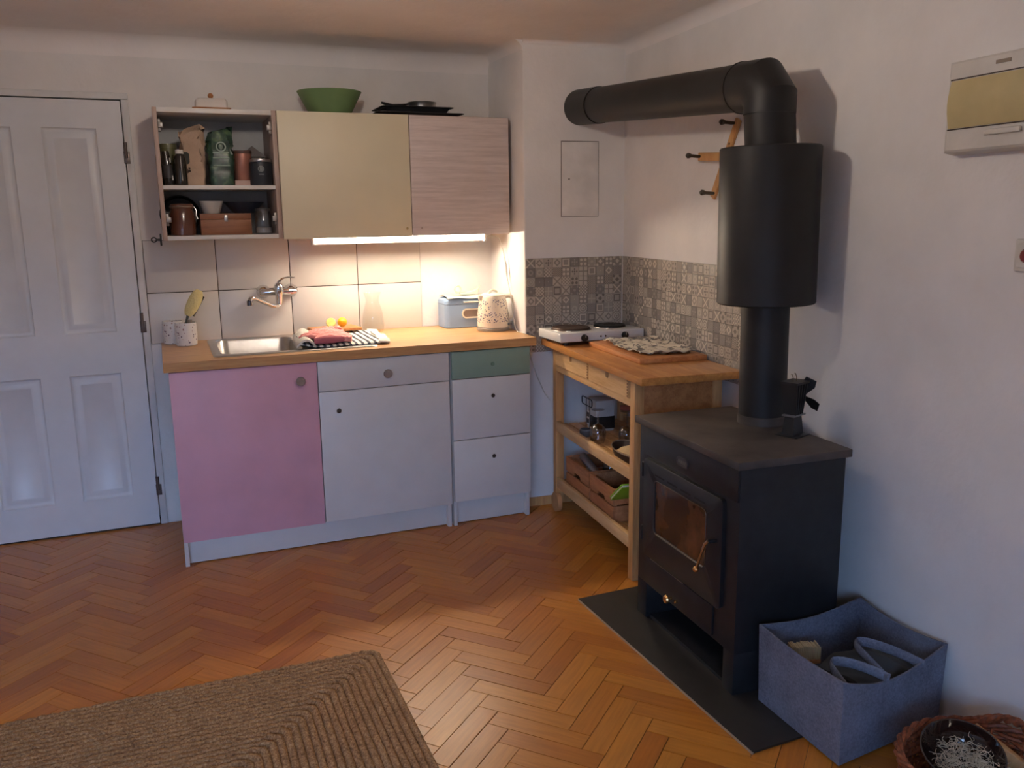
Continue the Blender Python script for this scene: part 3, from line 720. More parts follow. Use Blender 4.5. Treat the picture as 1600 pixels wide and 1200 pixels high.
# ------------------------------------------------------------------ kitchen trolley (local x to the wall, y to the chimney)
TT = rad(4.8)
tr_o = (1.66, 2.78, 0)
FT = Matrix.Translation(tr_o) @ Matrix.Rotation(-TT, 4, 'Z')
tw = lambda x, y, z=0: tuple(FT @ Vector((x, y, z)))
tr = thing('kitchen_trolley', 'birch kitchen trolley with two drawers and open shelves by the stove', 'trolley', tr_o, -TT)
MB().box(0, .445, 0, 1.15, .850, .880, .002).build('table_top', M_birchtop, tr)
for x0 in (.034, .385):
    for y0 in (.130, 1.030):
        lz = 0 if y0 < .5 else .055
        MB().box(x0, x0+.042, y0, y0+.042, lz, .850, .002).build('leg', M_birchleg, tr)
rail = MB()
for x0 in (.036, .40): rail.box(x0, x0+.024, .172, 1.03, .733, .763, .001)
[MB().box(.076, .385, y_, y_+.02, .60, .849, .001).build('end_panel', M_board, tr) for y_ in (.135,)]; MB().box(.076, .385, 1.045, 1.065, .735, .849, .001).build('end_panel', M_board, tr); rail.box(.40, .42, .17, 1.03, .76, .85)  # end panels in darker board wood, standing in for shade on the ends
rail.build('apron', M_birch, tr)
for y0, y1 in ((.190, .600), (.614, 1.026)):
    f = MB(); yc_ = (y0+y1)/2
    # front board with a tapered finger notch in its top edge
    f.prism([(y0, .766), (y1, .766), (y1, .843), (yc_+.020, .843), (yc_+.013, .812), (yc_-.013, .812), (yc_-.020, .843), (y0, .843)], 0, .014, fr=Matrix(((0, 0, 1, .030), (1, 0, 0, 0), (0, 1, 0, 0), (0, 0, 0, 1))))
    dw = f.build('drawer', M_birch, tr, smooth=0)
    s_ = MB()
    for yy in (y0+.004, y1-.016): s_.box(.044, .38, yy, yy+.012, .768, .838)
    s_.box(.044, .38, y0+.01, y1-.01, .768, .774); s_.box(.055, .060, y0+.02, y1-.02, .774, .835)
    s_.build('drawer_box', M_birchleg, dw, smooth=0)
    for k in range(6): MB().box(.0295, .0312, y0-.0005, y0+.007, .769+k*.0125, .7755+k*.0125).build('finger_joint', mat('joint_end_grain', sr(150, 100, 60), .6), dw, smooth=0)
for z0, dz in ((.425, .052), (.130, .055)):
    s_ = MB().box(.036, .056, .172, 1.03, z0, z0+dz, .002)
    s_.build('shelf_rail', M_birch, tr); MB().box(.40, .42, .172, 1.03, z0, z0+dz, .002).build('shelf_rail', M_birch, tr)
    for k in range(6):
        x = .060+k*.057
        MB().box(x, x+.050, .135, 1.068, z0+.012, z0+.026, .001).build('shelf_slat', M_birchleg, tr)
for x0 in (.030, .395):
    MB().cyl((x0, 1.040, .050), (x0+.022, 1.040, .050), .050, n=28).build('wheel', mat('wheel_birch', sr(196, 150, 104), .5), tr)
SH1, SH2 = .425+.026, .130+.026

# two-plate hob
hb = thing('electric_hob', 'white two-plate electric hob on the trolley top', 'hob', tw(-.005, .860, .881), -TT+rad(5))
MB().box(0, .455, 0, .255, .016, .060, .006, seg=3).build('body', mat('hob_enamel', (.74, .73, .71, 1), .25, var=.02), hb)
for x in (.04, .41):
    for y in (.03, .22): MB().cyl((x, y, 0), (x, y, .018), .012, n=12).build('foot', M_black, hb)
for x, r, m_ in ((.120, .094, mat('hot_plate_worn', (.075, .045, .032, 1), .45, .5)), (.335, .080, mat('hot_plate_black', (.015, .014, .014, 1), .45, .5))):
    hpv = MB().lathe([(r, 0), (r, .008), (r-.004, .012), (r-.02, .012), (r-.022, .0105), (.03, .0105), (.028, .009), (.004, .009)], (x, .135, .060), 36).build('hotplate', m_, hb)
    MB().tube([(x+(r+.003)*math.cos(a*PI/18), .135+(r+.003)*math.sin(a*PI/18), .0605) for a in range(36)], .003, 8, closed=True).build('trim_ring', M_steel, hpv)
for x in (.125, .345):
    kb = MB().lathe([(.017, 0), (.017, .006), (.014, .016), (.004, .017)], n=18, fr=Matrix.Translation((x, 0, .034)) @ Matrix.Rotation(PI/2, 4, 'X')).build('knob', M_black, hb)
    MB().box(x-.001, x+.001, -.0185, -.016, .036, .048).build('pointer', M_white, kb, smooth=0)
for x in (.215, .240): MB().cyl((x, .002, .036), (x, -.002, .036), .0045, n=10).build('pilot_light', mat('pilot_dark', (.02, .008, .006, 1), .2), hb)

# board and cloth on the trolley
cb = tag(MB().box(0, .315, 0, .55, 0, .022, .003).build('chopping_board', M_board, None, tw(.128, .285, .8805), (0, 0, -TT)), 'brown wooden board on trolley top, under the patterned cloth', 'board')
def cfn(u, v):
    x, y = u*.262, v*.43
    z = .007+.005*math.sin(u*9+v*4)*math.sin(v*11)+.004*math.sin(u*23+v*17)+.003*math.sin(v*37-u*9)
    e = min(u, v, 1-u, 1-v); z = max(.0042, z+.004+(.006*(1-min(1, e*9))))
    return (x+.008*math.sin(v*9), y+.010*math.sin(u*7), z)
cl = tag(MB().shell(cfn, 30, 44, .004).build('dish_cloth', M_cloth, None, tw(.158, .345, .9025), (0, 0, -TT+rad(-2)), smooth=60), 'crumpled beige and grey patterned cloth lying on the trolley board', 'cloth')

# trolley middle shelf
cn = thing('storage_tin', 'black and white tin with wire handle on trolley middle shelf', 'tin', tw(.22, .90, SH1+.001), -TT)
MB().box(-.05, .05, -.055, .055, 0, .155, .008).build('body', mat('tin_white', (.55, .53, .50, 1), .5), cn)
MB().box(-.0515, .0515, -.0565, .02, .012, .075, .004).build('black_band', M_black, cn)
lb = MB().box(-.0535, -.050, .015, .050, .020, .090, .001).build('label_plate', M_white, cn)
for zz, hh in ((.060, .022), (.028, .022)):
    for k in range(3): MB().box(-.0545, -.053, .019+k*.010, .026+k*.010, zz, zz+hh).build('printed_letter', M_black, lb, smooth=0)
MB().tube([(-.062, -.03, .118), (-.062, .085, .118), (-.062, .092, .128), (-.062, .092, .148), (-.062, .085, .155), (-.062, -.03, .155), (-.062, -.037, .148), (-.062, -.037, .128)], .0025, 6, closed=True).build('wire_handle', M_black, cn)
for y in (-.01, .035): MB().cyl((-.062, y, .005), (-.062, y, .155), .0015, n=6).build('wire_upright', M_black, cn)
def wine_glass(lbl, x, y):
    t = thing('wine_glass', lbl, 'glass', tw(x, y, SH1+.001), 0, 'upturned wine glasses on the trolley shelf')
    MB().lathe([(.030, 0), (.036, .02), (.039, .045), (.035, .068), (.022, .084), (.005, .090), (.004, .088), (.021, .082), (.0335, .067), (.0375, .045), (.0345, .02), (.0285, 0)], n=26, cap0=False, cap1=False).build('bowl', glass('wine_glass_clear', (.86, .87, .88, 1), .3), t)
    MB().lathe([(.005, .088), (.0035, .10), (.0035, .145), (.005, .152), (.030, .156), (.031, .158), (.003, .159)], n=22).build('stem_and_foot', MATS['wine_glass_clear'], t)
wine_glass('upturned wine glass beside the black and white tin', .105, .665)
wine_glass('upturned wine glass farther right, half behind trolley leg', .215, .585)
sm = tag(MB().lathe([(.028, 0), (.030, .004), (.030, .03), (.026, .034), (.024, .034), (.024, .006), (.004, .005)], n=20).build('small_dish', mat('grey_glaze', (.12, .12, .125, 1), .3), None, tw(.10, .80, SH1+.001)), 'small dark dish in front of the tin on trolley shelf', 'dish')
rt2 = tag(MB().tube([(0, 0, 0), (.06, .012, .003), (.16, .02, .004), (.20, .022, .003)], [.012, .014, .014, .010], 12).build('rod', mat('red_cap', (.24, .07, .05, 1), .4), None, tw(.19, .60, SH1+.174), (0, 0, -1.1)), 'reddish-brown rod lying across the upturned glasses', 'rod')
ty = thing('wooden_tray', 'dark oval tray with pale folded bag on the trolley middle shelf', 'tray', tw(.155, .365, SH1+.001), -TT)
n0 = 24
ell = lambda a, b_, z: [(a*math.cos(2*PI*i/n0), b_*math.sin(2*PI*i/n0), z) for i in range(n0)]
MB().loops([ell(.075, .155, 0), ell(.088, .172, .038), ell(.084, .168, .038), ell(.070, .150, .005)], True, True).build('tray_body', mat('dark_tray', (.06, .035, .022, 1), .4), ty)
MB().tube(ell(.086, .170, .039), .003, 6, closed=True).build('tray_rim', mat('tray_rim', (.25, .18, .12, 1), .35), ty)
def pfn(u, v):
    return (-.045+u*.10, -.12+v*.22, .02+.03*math.sin(PI*u)*math.sin(PI*v)+.006*math.sin(9*u+5*v))
tag(MB().shell(pfn, 12, 16, .012).build('folded_bag', mat('pale_bag', sr(205, 176, 130), .8, bmp=(40, .4)), None, tw(.155, .365, SH1+.004), (0, 0, -TT)), 'pale folded paper bag in the oval tray on trolley shelf', 'bag')

# crates on the lower shelf
def crate(lbl, y0, y1, grp='wooden crates on the trolley lower shelf'):
    t = thing('wooden_crate', lbl, 'crate', tw(.062, y0, SH2+.001), -TT, grp)
    L = y1-y0; Dp = .30; bt = .010
    for (z0, z1) in ((0.002, .075), (.082, .155)):
        for x in (0, Dp-bt):
            if z0 > .05 and x == 0:
                c_ = L/2     # handle slot cut from the upper front board
                MB().prism([(0, z0), (c_-.045, z0), (c_-.035, z0+.018), (c_+.035, z0+.018), (c_+.045, z0), (L, z0), (L, z1), (0, z1)], 0, bt, fr=Matrix(((0, 0, 1, x), (1, 0, 0, 0), (0, 1, 0, 0), (0, 0, 0, 1)))).build('board', M_crate, t, smooth=0)
            else: MB().box(x, x+bt, 0, L, z0, z1, .001).build('board', M_crate, t)
        for y in (0, L-bt): MB().box(bt, Dp-bt, y, y+bt, z0, z1, .001).build('board', M_crate, t)
    MB().box(bt, Dp-bt, bt, L-bt, 0, .008).build('crate_bottom', M_crate, t, smooth=0)
    for x in (bt, Dp-bt-.015):
        for y in (bt, L-bt-.015): MB().box(x, x+.015, y, y+.015, .008, .15).build('corner_post', M_crate, t, smooth=0)
crate('wooden crate nearest the trolley wheel, holding silver things', .668, .960)
crate('wooden crate nearer the stove with a wide handle slot', .392, .652)
fj = thing('foil_roll', 'silvery wrapped roll sticking out of the crate by the wheel', 'roll', tw(.12, .78, SH2+.125), -TT)
MB().tube([(0, -.09, .0), (0, .10, .045)], .020, 16).build('roll', mat('foil', (.5, .48, .46, 1), .3, .8), fj)
MB().tube([(0, -.096, -.001), (0, -.09, 0.0)], .010, 12).build('core', M_crate, fj)
tag(MB().lathe([(.034, 0), (.036, .008), (.036, .085), (.028, .098), (.028, .108), (.026, .108), (.026, .098), (.033, .084), (.033, .008), (.002, .006)], n=24).build('glass_jar', glass('greenish_glass', (.80, .88, .86, 1), .14), None, tw(.20, .735, SH2+.075)), 'glass jar standing inside the crate by the wheel', 'jar')
tag(MB().lathe([(.040, 0), (.042, .006), (.042, .060), (.038, .066), (.036, .066), (.038, .058), (.038, .008), (.002, .006)], n=24).build('glass_jar', glass('smoke_glass', (.62, .64, .62, 1), .16), None, tw(.16, .50, SH2+.012)), 'dark glass tumbler inside the crate nearer the stove', 'jar')
nb = thing('notebook', 'bright green booklet leaning on the crate nearer the stove', 'booklet', tw(.045, .382, SH2+.125), -TT)
fr = Matrix.Rotation(rad(-38), 4, 'X')
MB().box(0, .15, -.145, .004, 0, .006, .001, fr=fr).build('cover', mat('lime_cover', sr(128, 176, 40), .5), nb)
MB().box(.003, .147, -.142, .002, -.008, 0, fr=fr).build('pages', mat('paper', sr(215, 208, 190), .8), nb, smooth=0)
MB().box(0, .15, -.145, .004, -.012, -.008, .001, fr=fr).build('back_cover', MATS['lime_cover'], nb)
fr2 = Matrix.Translation((.0, -.012, -.012)) @ Matrix.Rotation(rad(-46), 4, 'X')
tag(MB().box(0, .16, -.13, .0, 0, .008, .002).build('leaning_board', M_crate, None, tw(.20, .380, SH2+.118), (rad(-44), 0, -TT)), 'brown wooden board leaning behind the green booklet', 'board')
for k in range(2):
    tag(MB().lathe([(.05, 0), (.052, .002), (.080, .014), (.083, .017), (.080, .0165), (.05, .005), (.003, .005)], n=30).build('plate', mat('plate_white', (.68, .66, .63, 1), .25), None, tw(.15, .225+.0*k, SH2+.001+k*.020)), ['lower white plate at stove end of the trolley lower shelf', 'upper white plate at stove end of the trolley lower shelf'][k], 'plate', 'plates on the trolley lower shelf')

# ------------------------------------------------------------------ things on the worktop
ZW = .910
def cup(lbl, x, y):
    return tag(MB().lathe([(.043, 0), (.047, .004), (.050, .05), (.048, .100), (.046, .108), (.043, .108), (.045, .100), (.046, .05), (.042, .008), (.003, .006)], n=30).build('terrazzo_cup', M_cup, None, (x, y, ZW+.0005)), lbl, 'cup', 'terrazzo cups at the worktop end')
cup('speckled white cup holding the yellow dish brush', .094, 4.300); cup('speckled white cup standing behind the brush cup by the wall', .040, 4.392)
br = thing('dish_brush', 'yellow bristled dish brush standing upright in speckled cup', 'brush', (.088, 4.305, 1.0))
MB().tube([(0, 0, -.075), (.012, 0, .02), (.022, 0, .055)], [.006, .006, .006], 8).build('handle', mat('brush_handle', (.10, .105, .09, 1), .4), br)
hd_ = MB()
L_ = [Vector((.020+t*.062, .0, .05+t*.115)) for t in [i/8 for i in range(9)]]
hd_.tube(L_, [.014, .023, .027, .029, .030, .030, .028, .024, .014], 14).build('bristle_core', mat('yellow_bristle', sr(238, 222, 160), .9, bmp=(140, .8, .01)), br)
bs = MB(); rb = random.Random(5)
for i in range(700):
    t = rb.random(); c_ = Vector((.022+t*.060, 0, .052+t*.112)); a = rb.uniform(0, 2*PI); e1 = Vector((-.88, 0, .475)); e2 = Vector((0, 1, 0))
    d = e1*math.cos(a)+e2*math.sin(a); tip = c_+d*rb.uniform(.030, .038)+Vector((.47, 0, .88))*rb.uniform(-.006, .006)
    bs.add([c_+d*.022+e2*.0014, c_+d*.022-e2*.0014, tip], [(0, 1, 2)])
bo = bs.build('bristles', mat('yellow_bristle_tip', sr(244, 230, 176), .9), br, smooth=0); bo['kind'] = 'stuff'
MB().tube([(.045, .0, .045), (.098, 0, .135)], .004, 8).build('scraper', M_black, br)
s2 = thing('bottle_brush', 'short steel-topped utensil beside brush in the speckled cup', 'utensil', (.110, 4.305, 1.0))
MB().cyl((0, 0, -.08), (.003, 0, .012), .009, n=12).build('handle', M_steel, s2); MB().cyl((.003, 0, .012), (.004, 0, .030), .0125, n=14).build('cap', mat('cap_metal', (.35, .30, .24, 1), .3, .8), s2)

# striped towel, board, lemons, pink knitted gloves on the drainboard
def tfn(u, v):
    x, y = u*.37, v*.43
    z = .003+.0015*math.sin(u*14+v*3)+.001*math.sin(v*17+u*6)-(.003 if v < .05 else 0)
    if u < .16: z += .018*(1-u/.16)
    return (x+.05*v-.02+.006*math.sin(v*8), y+.006*math.sin(u*10), z+.006)
tw_ = thing('tea_towel', 'white tea towel with dark stripes spread over the drainboard', 'towel', (.575, 3.905, ZW+.0062))
MB().shell(tfn, 50, 40, .006).build('cloth', M_stripe, tw_, smooth=60)
def ffn(u, v):
    return (-.03+u*.085+.05*v-.01*math.sin(v*3), v*.43, .012+.028*math.sin(PI*u)+.004*math.sin(v*12))
MB().shell(ffn, 12, 30, .01).build('folded_edge', mat('towel_plain', sr(205, 200, 192), .95), tw_, smooth=60)
def hem(u, v): return (.345+u*.05+.05*v+.01*math.sin(v*5), v*.43-.01*u, .012-.004*u+.004*math.sin(v*14))
MB().shell(hem, 6, 30, .007).build('hem', mat('towel_plain', sr(205, 200, 192), .95), tw_, smooth=60)
lb_ = tag(MB().box(0, .235, 0, .155, 0, .014, .003).build('cutting_board', M_board, None, (.69, 4.235, ZW+.0262), (0, 0, rad(8))), 'small wooden cutting board with lemon halves on the striped towel', 'board')
M_lem = mat('lemon_skin', sr(238, 190, 40), .4, bmp=(120, .3, .003)); M_lemf = mat('lemon_flesh', sr(240, 214, 120), .35, var=.1, vscale=60)
def lemon(lbl, x, y, rot):
    t = thing('lemon_half', lbl, 'lemon', (x, y, ZW+.0405+.0245), 0, 'lemon halves on the small board')
    t.rotation_euler = rot
    MB().lathe([(.0235, 0), (.024, -.005), (.0215, -.016), (.013, -.025), (.004, -.030)], n=20).build('peel', M_lem, t)
    MB().lathe([(.0235, 0), (.0220, .0012), (.002, .0016)], n=20).build('cut_face', M_lemf, t)
lemon('lemon half showing its cut face, on the small cutting board', .780, 4.335, (rad(66), 0, rad(-12)))
lemon('lemon half turned peel side out, right of the other', .835, 4.320, (rad(-100), 0, rad(-18)))
def gfn(u, v):
    x, y = u*.165, v*.30
    z = .022+.020*math.sin(PI*min(1, .08+u))*math.sin(PI*(.1+.85*v))**.5+.003*math.sin(u*40)*math.sin(v*60)
    return (x+.03*v+.012*math.sin(v*6), y+.012*math.sin(u*5), z)
gl = thing('knitted_gloves', 'folded pink knitted gloves lying on the striped towel', 'gloves', (.628, 3.930, ZW+.020))
MB().shell(gfn, 24, 34, .02).build('palm', M_knit, gl, smooth=60)
for k, (x0, y0, ln, an) in enumerate(((.02, .10, .10, 150), (-.005, .06, .085, 170), (.06, .285, .07, 60), (.10, .29, .06, 75), (.135, .285, .05, 95))):
    d = Vector((math.cos(rad(an)), math.sin(rad(an)), 0)); p0 = Vector((x0+.03, y0, .022))
    MB().tube([p0, p0+d*ln*.35+Vector((0, 0, .006)), p0+d*ln*.8+Vector((0, 0, .002)), p0+d*ln], [.017, .017, .015, .006], 10, flat=.7).build('finger', M_knit, gl)
MB().tube([(.0, .0, .012), (.04, -.006, .015), (.09, -.004, .015), (.155, .006, .013)], [.014, .017, .017, .012], 12).build('cuff', mat('mauve_cuff', sr(176, 98, 110), .95, bmp=(150, .5, .004)), gl)

cf = thing('glass_carafe', 'clear glass carafe with narrow waist against the wall tiles', 'carafe', (1.005, 4.375, ZW+.0005))
MB().lathe([(.050, 0), (.055, .004), (.057, .03), (.052, .09), (.040, .135), (.033, .155), (.036, .175), (.045, .200), (.0425, .200), (.0338, .175), (.0308, .155), (.0375, .134), (.0495, .089), (.0545, .03), (.051, .008), (.003, .008)], n=34, cap1=True).build('vessel', M_glass, cf)
MB().tube([(.0438*math.cos(a*PI/16), .0438*math.sin(a*PI/16), .200) for a in range(32)], .0014, 6, closed=True).build('lip', M_glass, cf)

# bread bin
M_bin = mat('powder_blue', sr(138, 164, 196), .35, var=.02); M_cream = mat('cream_enamel', sr(232, 224, 204), .4, var=.02)
bn = thing('bread_bin', 'powder blue bread bin with cream handle behind the kettle', 'bread bin', (1.372, 4.292, ZW+.0005))
bw, bd = .295, .150
MB().loops([[(x, y, z) for x, y in rrect(bw/2, bd/2, bw/2-i_, bd/2-i_, .026-i_*.5, 6)] for z, i_ in ((0, .004), (.004, 0), (.122, 0), (.124, .002))], True, True).build('body', M_bin, bn)
MB().loops([[(x, y, z) for x, y in rrect(bw/2, bd/2, bw/2-i_, bd/2-i_, max(.008, .026-i_*.3), 6)] for z, i_ in ((.1245, .001), (.127, -.001), (.142, 0), (.153, .008), (.158, .02))], True, True).build('lid', M_bin, bn)
xz = lambda pts, y: [(x, y, z) for x, z in pts]
MB().loops([xz(rrect(.165, .075, .075, .026, .0255, 8), -.001), xz(rrect(.165, .075, .075, .026, .0255, 8), -.006), xz(rrect(.165, .075, .068, .019, .0185, 8), -.006), xz(rrect(.165, .075, .068, .019, .0185, 8), -.001)]).build('window_frame', M_cream, bn)
MB().loops([xz(rrect(.165, .075, .069, .020, .0195, 8), .001), xz(rrect(.165, .075, .069, .020, .0195, 8), -.002)], True, True).build('window', mat('smoky_pane', sr(138, 122, 112), .2), bn)
MB().box(.10, .23, -.012, .001, .133, .139, .002).build('handle', M_cream, bn)
def lfn(u, v):
    return (.012+u*.27, -.006+v*.15, .160+.003*math.sin(u*9+v*4)+.004*(u < .06)*math.sin(v*3)-(.006 if v < .05 else 0))
tag(MB().shell(lfn, 26, 14, .0018).build('folded_cloth', mat('sage_cloth', sr(206, 208, 190), .9), None, (1.372, 4.292, ZW+.004), smooth=60), 'thin pale sage cloth draped over the bread bin lid', 'cloth')
sp_ = thing('ring_scoop', 'pale mint scoop with ring handle lying on bread bin', 'scoop', (1.525, 4.375, ZW+.1685))
MB().tube([(-.055+.017*math.cos(a*PI/9), 0, .030+.017*math.sin(a*PI/9)) for a in range(18)], .0045, 8, closed=True).build('ring_handle', mat('mint_enamel', sr(206, 214, 190), .35), sp_)
MB().loops([[(-.045, -.012, .002), (-.045, .012, .002), (-.045, .010, .012), (-.045, -.010, .012)], [(0, -.028, .001), (0, .028, .001), (0, .026, .014), (0, -.026, .014)], [(.045, -.03, .004), (.045, .03, .004), (.047, .028, .026), (.047, -.028, .026)], [(.070, -.008, .040), (.070, .008, .040), (.071, .006, .044), (.071, -.006, .044)]], True, True).build('scoop_bowl', mat('mint_enamel', sr(206, 214, 190), .35), sp_)

# kettle
kt = thing('electric_kettle', 'cream electric kettle with dark floral print beside the bread bin', 'kettle', (1.582, 4.145, ZW+.0005))
MB().lathe([(.082, 0), (.084, .003), (.084, .014), (.080, .017), (.03, .018)], n=36).build('base', mat('kettle_base_grey', (.35, .34, .32, 1), .35, .4), kt)
MB().lathe([(.078, .017), (.082, .022), (.083, .05), (.080, .09), (.073, .135), (.066, .168), (.063, .176), (.058, .178)], n=40).build('body', M_kettle, kt)
MB().lathe([(.060, .177), (.060, .182), (.052, .188), (.02, .191), (.004, .191)], n=32).build('lid', M_cream, kt)
MB().tube([(-.028, -.01, .187), (-.022, -.008, .200), (0, 0, .206), (.022, .008, .200), (.028, .01, .187)], .0055, 8).build('lid_loop', M_cream, kt)
MB().loops([[(-.055, -.022, .135), (-.055, .022, .135), (-.05, .02, .178), (-.05, -.02, .178)], [(-.076, -.010, .160), (-.076, .010, .160), (-.078, .012, .180), (-.078, -.012, .180)]], True, True).build('spout', M_cream, kt)
MB().tube([(.055, -.01, .170), (.085, -.015, .176), (.108, -.018, .160), (.116, -.02, .120), (.112, -.02, .078), (.098, -.018, .050), (.078, -.014, .040)], [.009, .010, .010, .0095, .009, .009, .008], 12, flat=1.2).build('handle', M_cream, kt)
MB().box(.058, .080, -.068, -.050, .026, .040, .005, fr=Matrix.Rotation(rad(0), 4, 'Z')).build('power_switch', mat('grey_switch', (.15, .15, .16, 1), .4), kt)

# ------------------------------------------------------------------ on top of the wall cabinets
bd_ = thing('butter_dish', 'white ceramic butter dish with wooden base above open cabinet', 'dish', (.278, 4.20, ZT+.0005))
MB().loops([zl(rrect(0, 0, .078, .05, .012), 0), zl(rrect(0, 0, .082, .054, .012), .010), zl(rrect(0, 0, .078, .05, .012), .011)], True, True).build('base', M_crate, bd_)
MB().loops([zl(rrect(0, 0, .070, .044, .014), .0105), zl(rrect(0, 0, .068, .042, .014), .040), zl(rrect(0, 0, .060, .036, .014), .050), zl(rrect(0, 0, .04, .02, .01), .053)], True, True).build('cover', mat('cream_ceramic', (.68, .63, .58, 1), .35), bd_)
MB().sphere((0, 0, .064), .012, 14).build('knob', M_crate, bd_); MB().cyl((0, 0, .050), (0, 0, .06), .005, n=8).build('knob_stem', M_crate, bd_)
gb = MB().lathe([(.085, 0), (.095, .004), (.120, .05), (.150, .108), (.146, .108), (.116, .052), (.090, .010), (.003, .008)], n=44)
tag(gb.build('salad_bowl', mat('olive_green_plastic', sr(112, 140, 92), .5), None, (.815, 4.255, ZT+.0005)), 'olive green salad bowl standing on the yellow cabinet', 'bowl')
py = 4.245
bt = thing('baking_tray', 'flat dark baking tray lying lowest in the pan stack', 'tray', (1.225, py, ZT+.0005))
MB().loops([zl(rrect(0, 0, .185, .115, .02), 0), zl(rrect(0, 0, .20, .13, .02), .012), zl(rrect(0, 0, .215, .145, .025), .0135), zl(rrect(0, 0, .215, .145, .025), .0115), zl(rrect(0, 0, .197, .127, .02), .0095), zl(rrect(0, 0, .18, .11, .02), .003)], True, True).build('tray', mat('tray_grey', (.055, .055, .06, 1), .45, .5), bt)
gp = thing('roasting_pan', 'dark roasting pan in the middle of the pan stack', 'pan', (1.215, py, ZT+.0145))
MB().loops([zl(rrect(0, 0, .145, .10, .03), 0), zl(rrect(0, 0, .165, .12, .03), .026), zl(rrect(0, 0, .178, .13, .03), .028), zl(rrect(0, 0, .178, .13, .03), .026), zl(rrect(0, 0, .16, .115, .03), .022), zl(rrect(0, 0, .14, .095, .03), .004)], True, True).build('pan_body', mat('pan_dark', (.035, .036, .04, 1), .4, .4), gp)
sp2 = thing('small_saucepan', 'small steel pan with black handle topmost in the stack', 'pan', (1.262, py-.01, ZT+.0430))
MB().lathe([(.062, 0), (.068, .003), (.070, .028), (.0715, .030), (.068, .030), (.0665, .005), (.003, .004)], n=34).build('pan_body', M_steel, sp2)
MB().tube([(-.066, -.002, .022), (-.10, -.004, .016), (-.15, -.006, .012), (-.19, -.008, .020), (-.205, -.008, .024)], [.007, .010, .012, .011, .008], 10, flat=.6).build('handle', M_black, sp2)

# ------------------------------------------------------------------ open cabinet contents
Z1 = ZB+.2385; Z2 = ZB+.0205
def add(label, cat, name, mbm, m, loc, grp=None, rot=(0, 0, 0)): return tag(mbm.build(name, m, None, loc, rot), label, cat, grp)
M_darkb = mat('dark_bottle_glass', (.020, .016, .012, 1), .12, coat=.5)
t = thing('olive_canister', 'olive green cylindrical tin at back left of upper shelf', 'tin', (.085, 4.27, Z1)); MB().lathe([(.034, 0), (.035, .003), (.035, .178), (.003, .179)], n=24).build('tin_body', mat('olive_tin', sr(104, 104, 70), .4), t); MB().lathe([(.036, .166), (.036, .184), (.003, .185)], n=24).build('lid', mat('olive_lid', sr(120, 118, 86), .4), t)
t = thing('slim_bottle', 'slim black bottle leaning against left side of upper shelf', 'bottle', (.079, 4.165, Z1+.0015)); t.rotation_euler = (0, rad(-4), 0)
MB().lathe([(.020, 0), (.021, .004), (.021, .10), (.017, .125), (.015, .145), (.003, .146)], n=20).build('glass', M_darkb, t); MB().lathe([(.0215, .03), (.0215, .085)], n=20, cap0=False, cap1=False).build('label_band', mat('dark_label', (.03, .028, .03, 1), .5), t)
for z in (.02, .095): MB().box(.012, .017, -.0195, -.014, z, z+.02).build('label_mark', mat('label_white', (.6, .57, .52, 1), .5), t, smooth=0)
t = thing('syrup_bottle', 'dark bottle with white cap and pale drip line on upper shelf', 'bottle', (.127, 4.155, Z1))
MB().lathe([(.026, 0), (.027, .004), (.027, .105), (.023, .125), (.014, .135), (.003, .136)], n=24).build('glass', M_darkb, t); MB().lathe([(.0165, .135), (.017, .137), (.017, .152), (.003, .153)], n=20).build('cap', M_white, t)
MB().tube([(.004, -.0272, .02), (.003, -.0278, .06), (.002, -.0278, .10), (.002, -.024, .125)], [.0016, .0012, .0015, .0012], 6).build('drip', mat('drip_white', (.6, .58, .54, 1), .5), t)
# crumpled paper bag
def bagfn(mb, wx, wy, hz, top, seed, lean=0):
    rg = random.Random(seed); L = []
    for k in range(13):
        s = k/12; z = hz*s; sq = 1-.75*max(0, (s-.62)/.38)*top; n = 24; q = []
        for i in range(n):
            a = 2*PI*i/n; cx_, sy_ = math.cos(a), math.sin(a)
            sg = lambda v: math.copysign(abs(v)**.45, v)
            j = rg.uniform(-.003, .003)*(1+3*s)
            q.append((sg(cx_)*(wx/2)+lean*s**2+j, sg(sy_)*(wy/2)*sq+rg.uniform(-.002, .002)*(1+2*s), z+(rg.uniform(-.012, .012)+.02*cx_ if s > .9 else 0)))
        L.append(q)
    return mb.loops(L, True, True)
t = thing('paper_bag', 'crumpled tan paper bag on upper shelf left of green bag', 'bag', (.182, 4.22, Z1+.0005))
bagfn(MB(), .096, .08, .245, 1, 4, .006).build('bag', mat('tan_paper', sr(186, 160, 138), .85, bmp=(60, .5)), t, smooth=45)
rb = random.Random(9); fl_ = MB()
for i in range(9):
    a = rb.uniform(0, 2*PI); r_q = rb.uniform(.004, .018); fl_.box(-.028+r_q*math.cos(a)-.004, -.028+r_q*math.cos(a)+.004, -.0425, -.0405, .062+r_q*math.sin(a)-.004, .062+r_q*math.sin(a)+.004)
fl_.build('printed_flower', mat('brown_print', (.06, .035, .028, 1), .7), t, smooth=0)
MB().loops([[(x, -.0425, z) for x, z in rrect(-.030, .118, .016, .026, .012)], [(x, -.0405, z) for x, z in rrect(-.030, .118, .016, .026, .012)]], True, True).build('printed_leaf', mat('dark_print', (.03, .035, .03, 1), .7), t)
t = thing('coffee_bag', 'dark green coffee bag with round pale emblem on upper shelf', 'bag', (.300, 4.20, Z1+.0005))
def cg(nt, b):
    co = coords(nt); f = X(nt, noise(nt, co, 24, 3)); return ramp(nt, f, [(.35, sr(26, 44, 38)), (.55, sr(40, 72, 58)), (.7, sr(96, 120, 84))])
bagfn(MB(), .106, .075, .232, .95, 8).build('bag', simple_tex('green_foil', cg, .35), t, smooth=45)
M_prt = mat('pale_print', sr(150, 170, 158), .5)
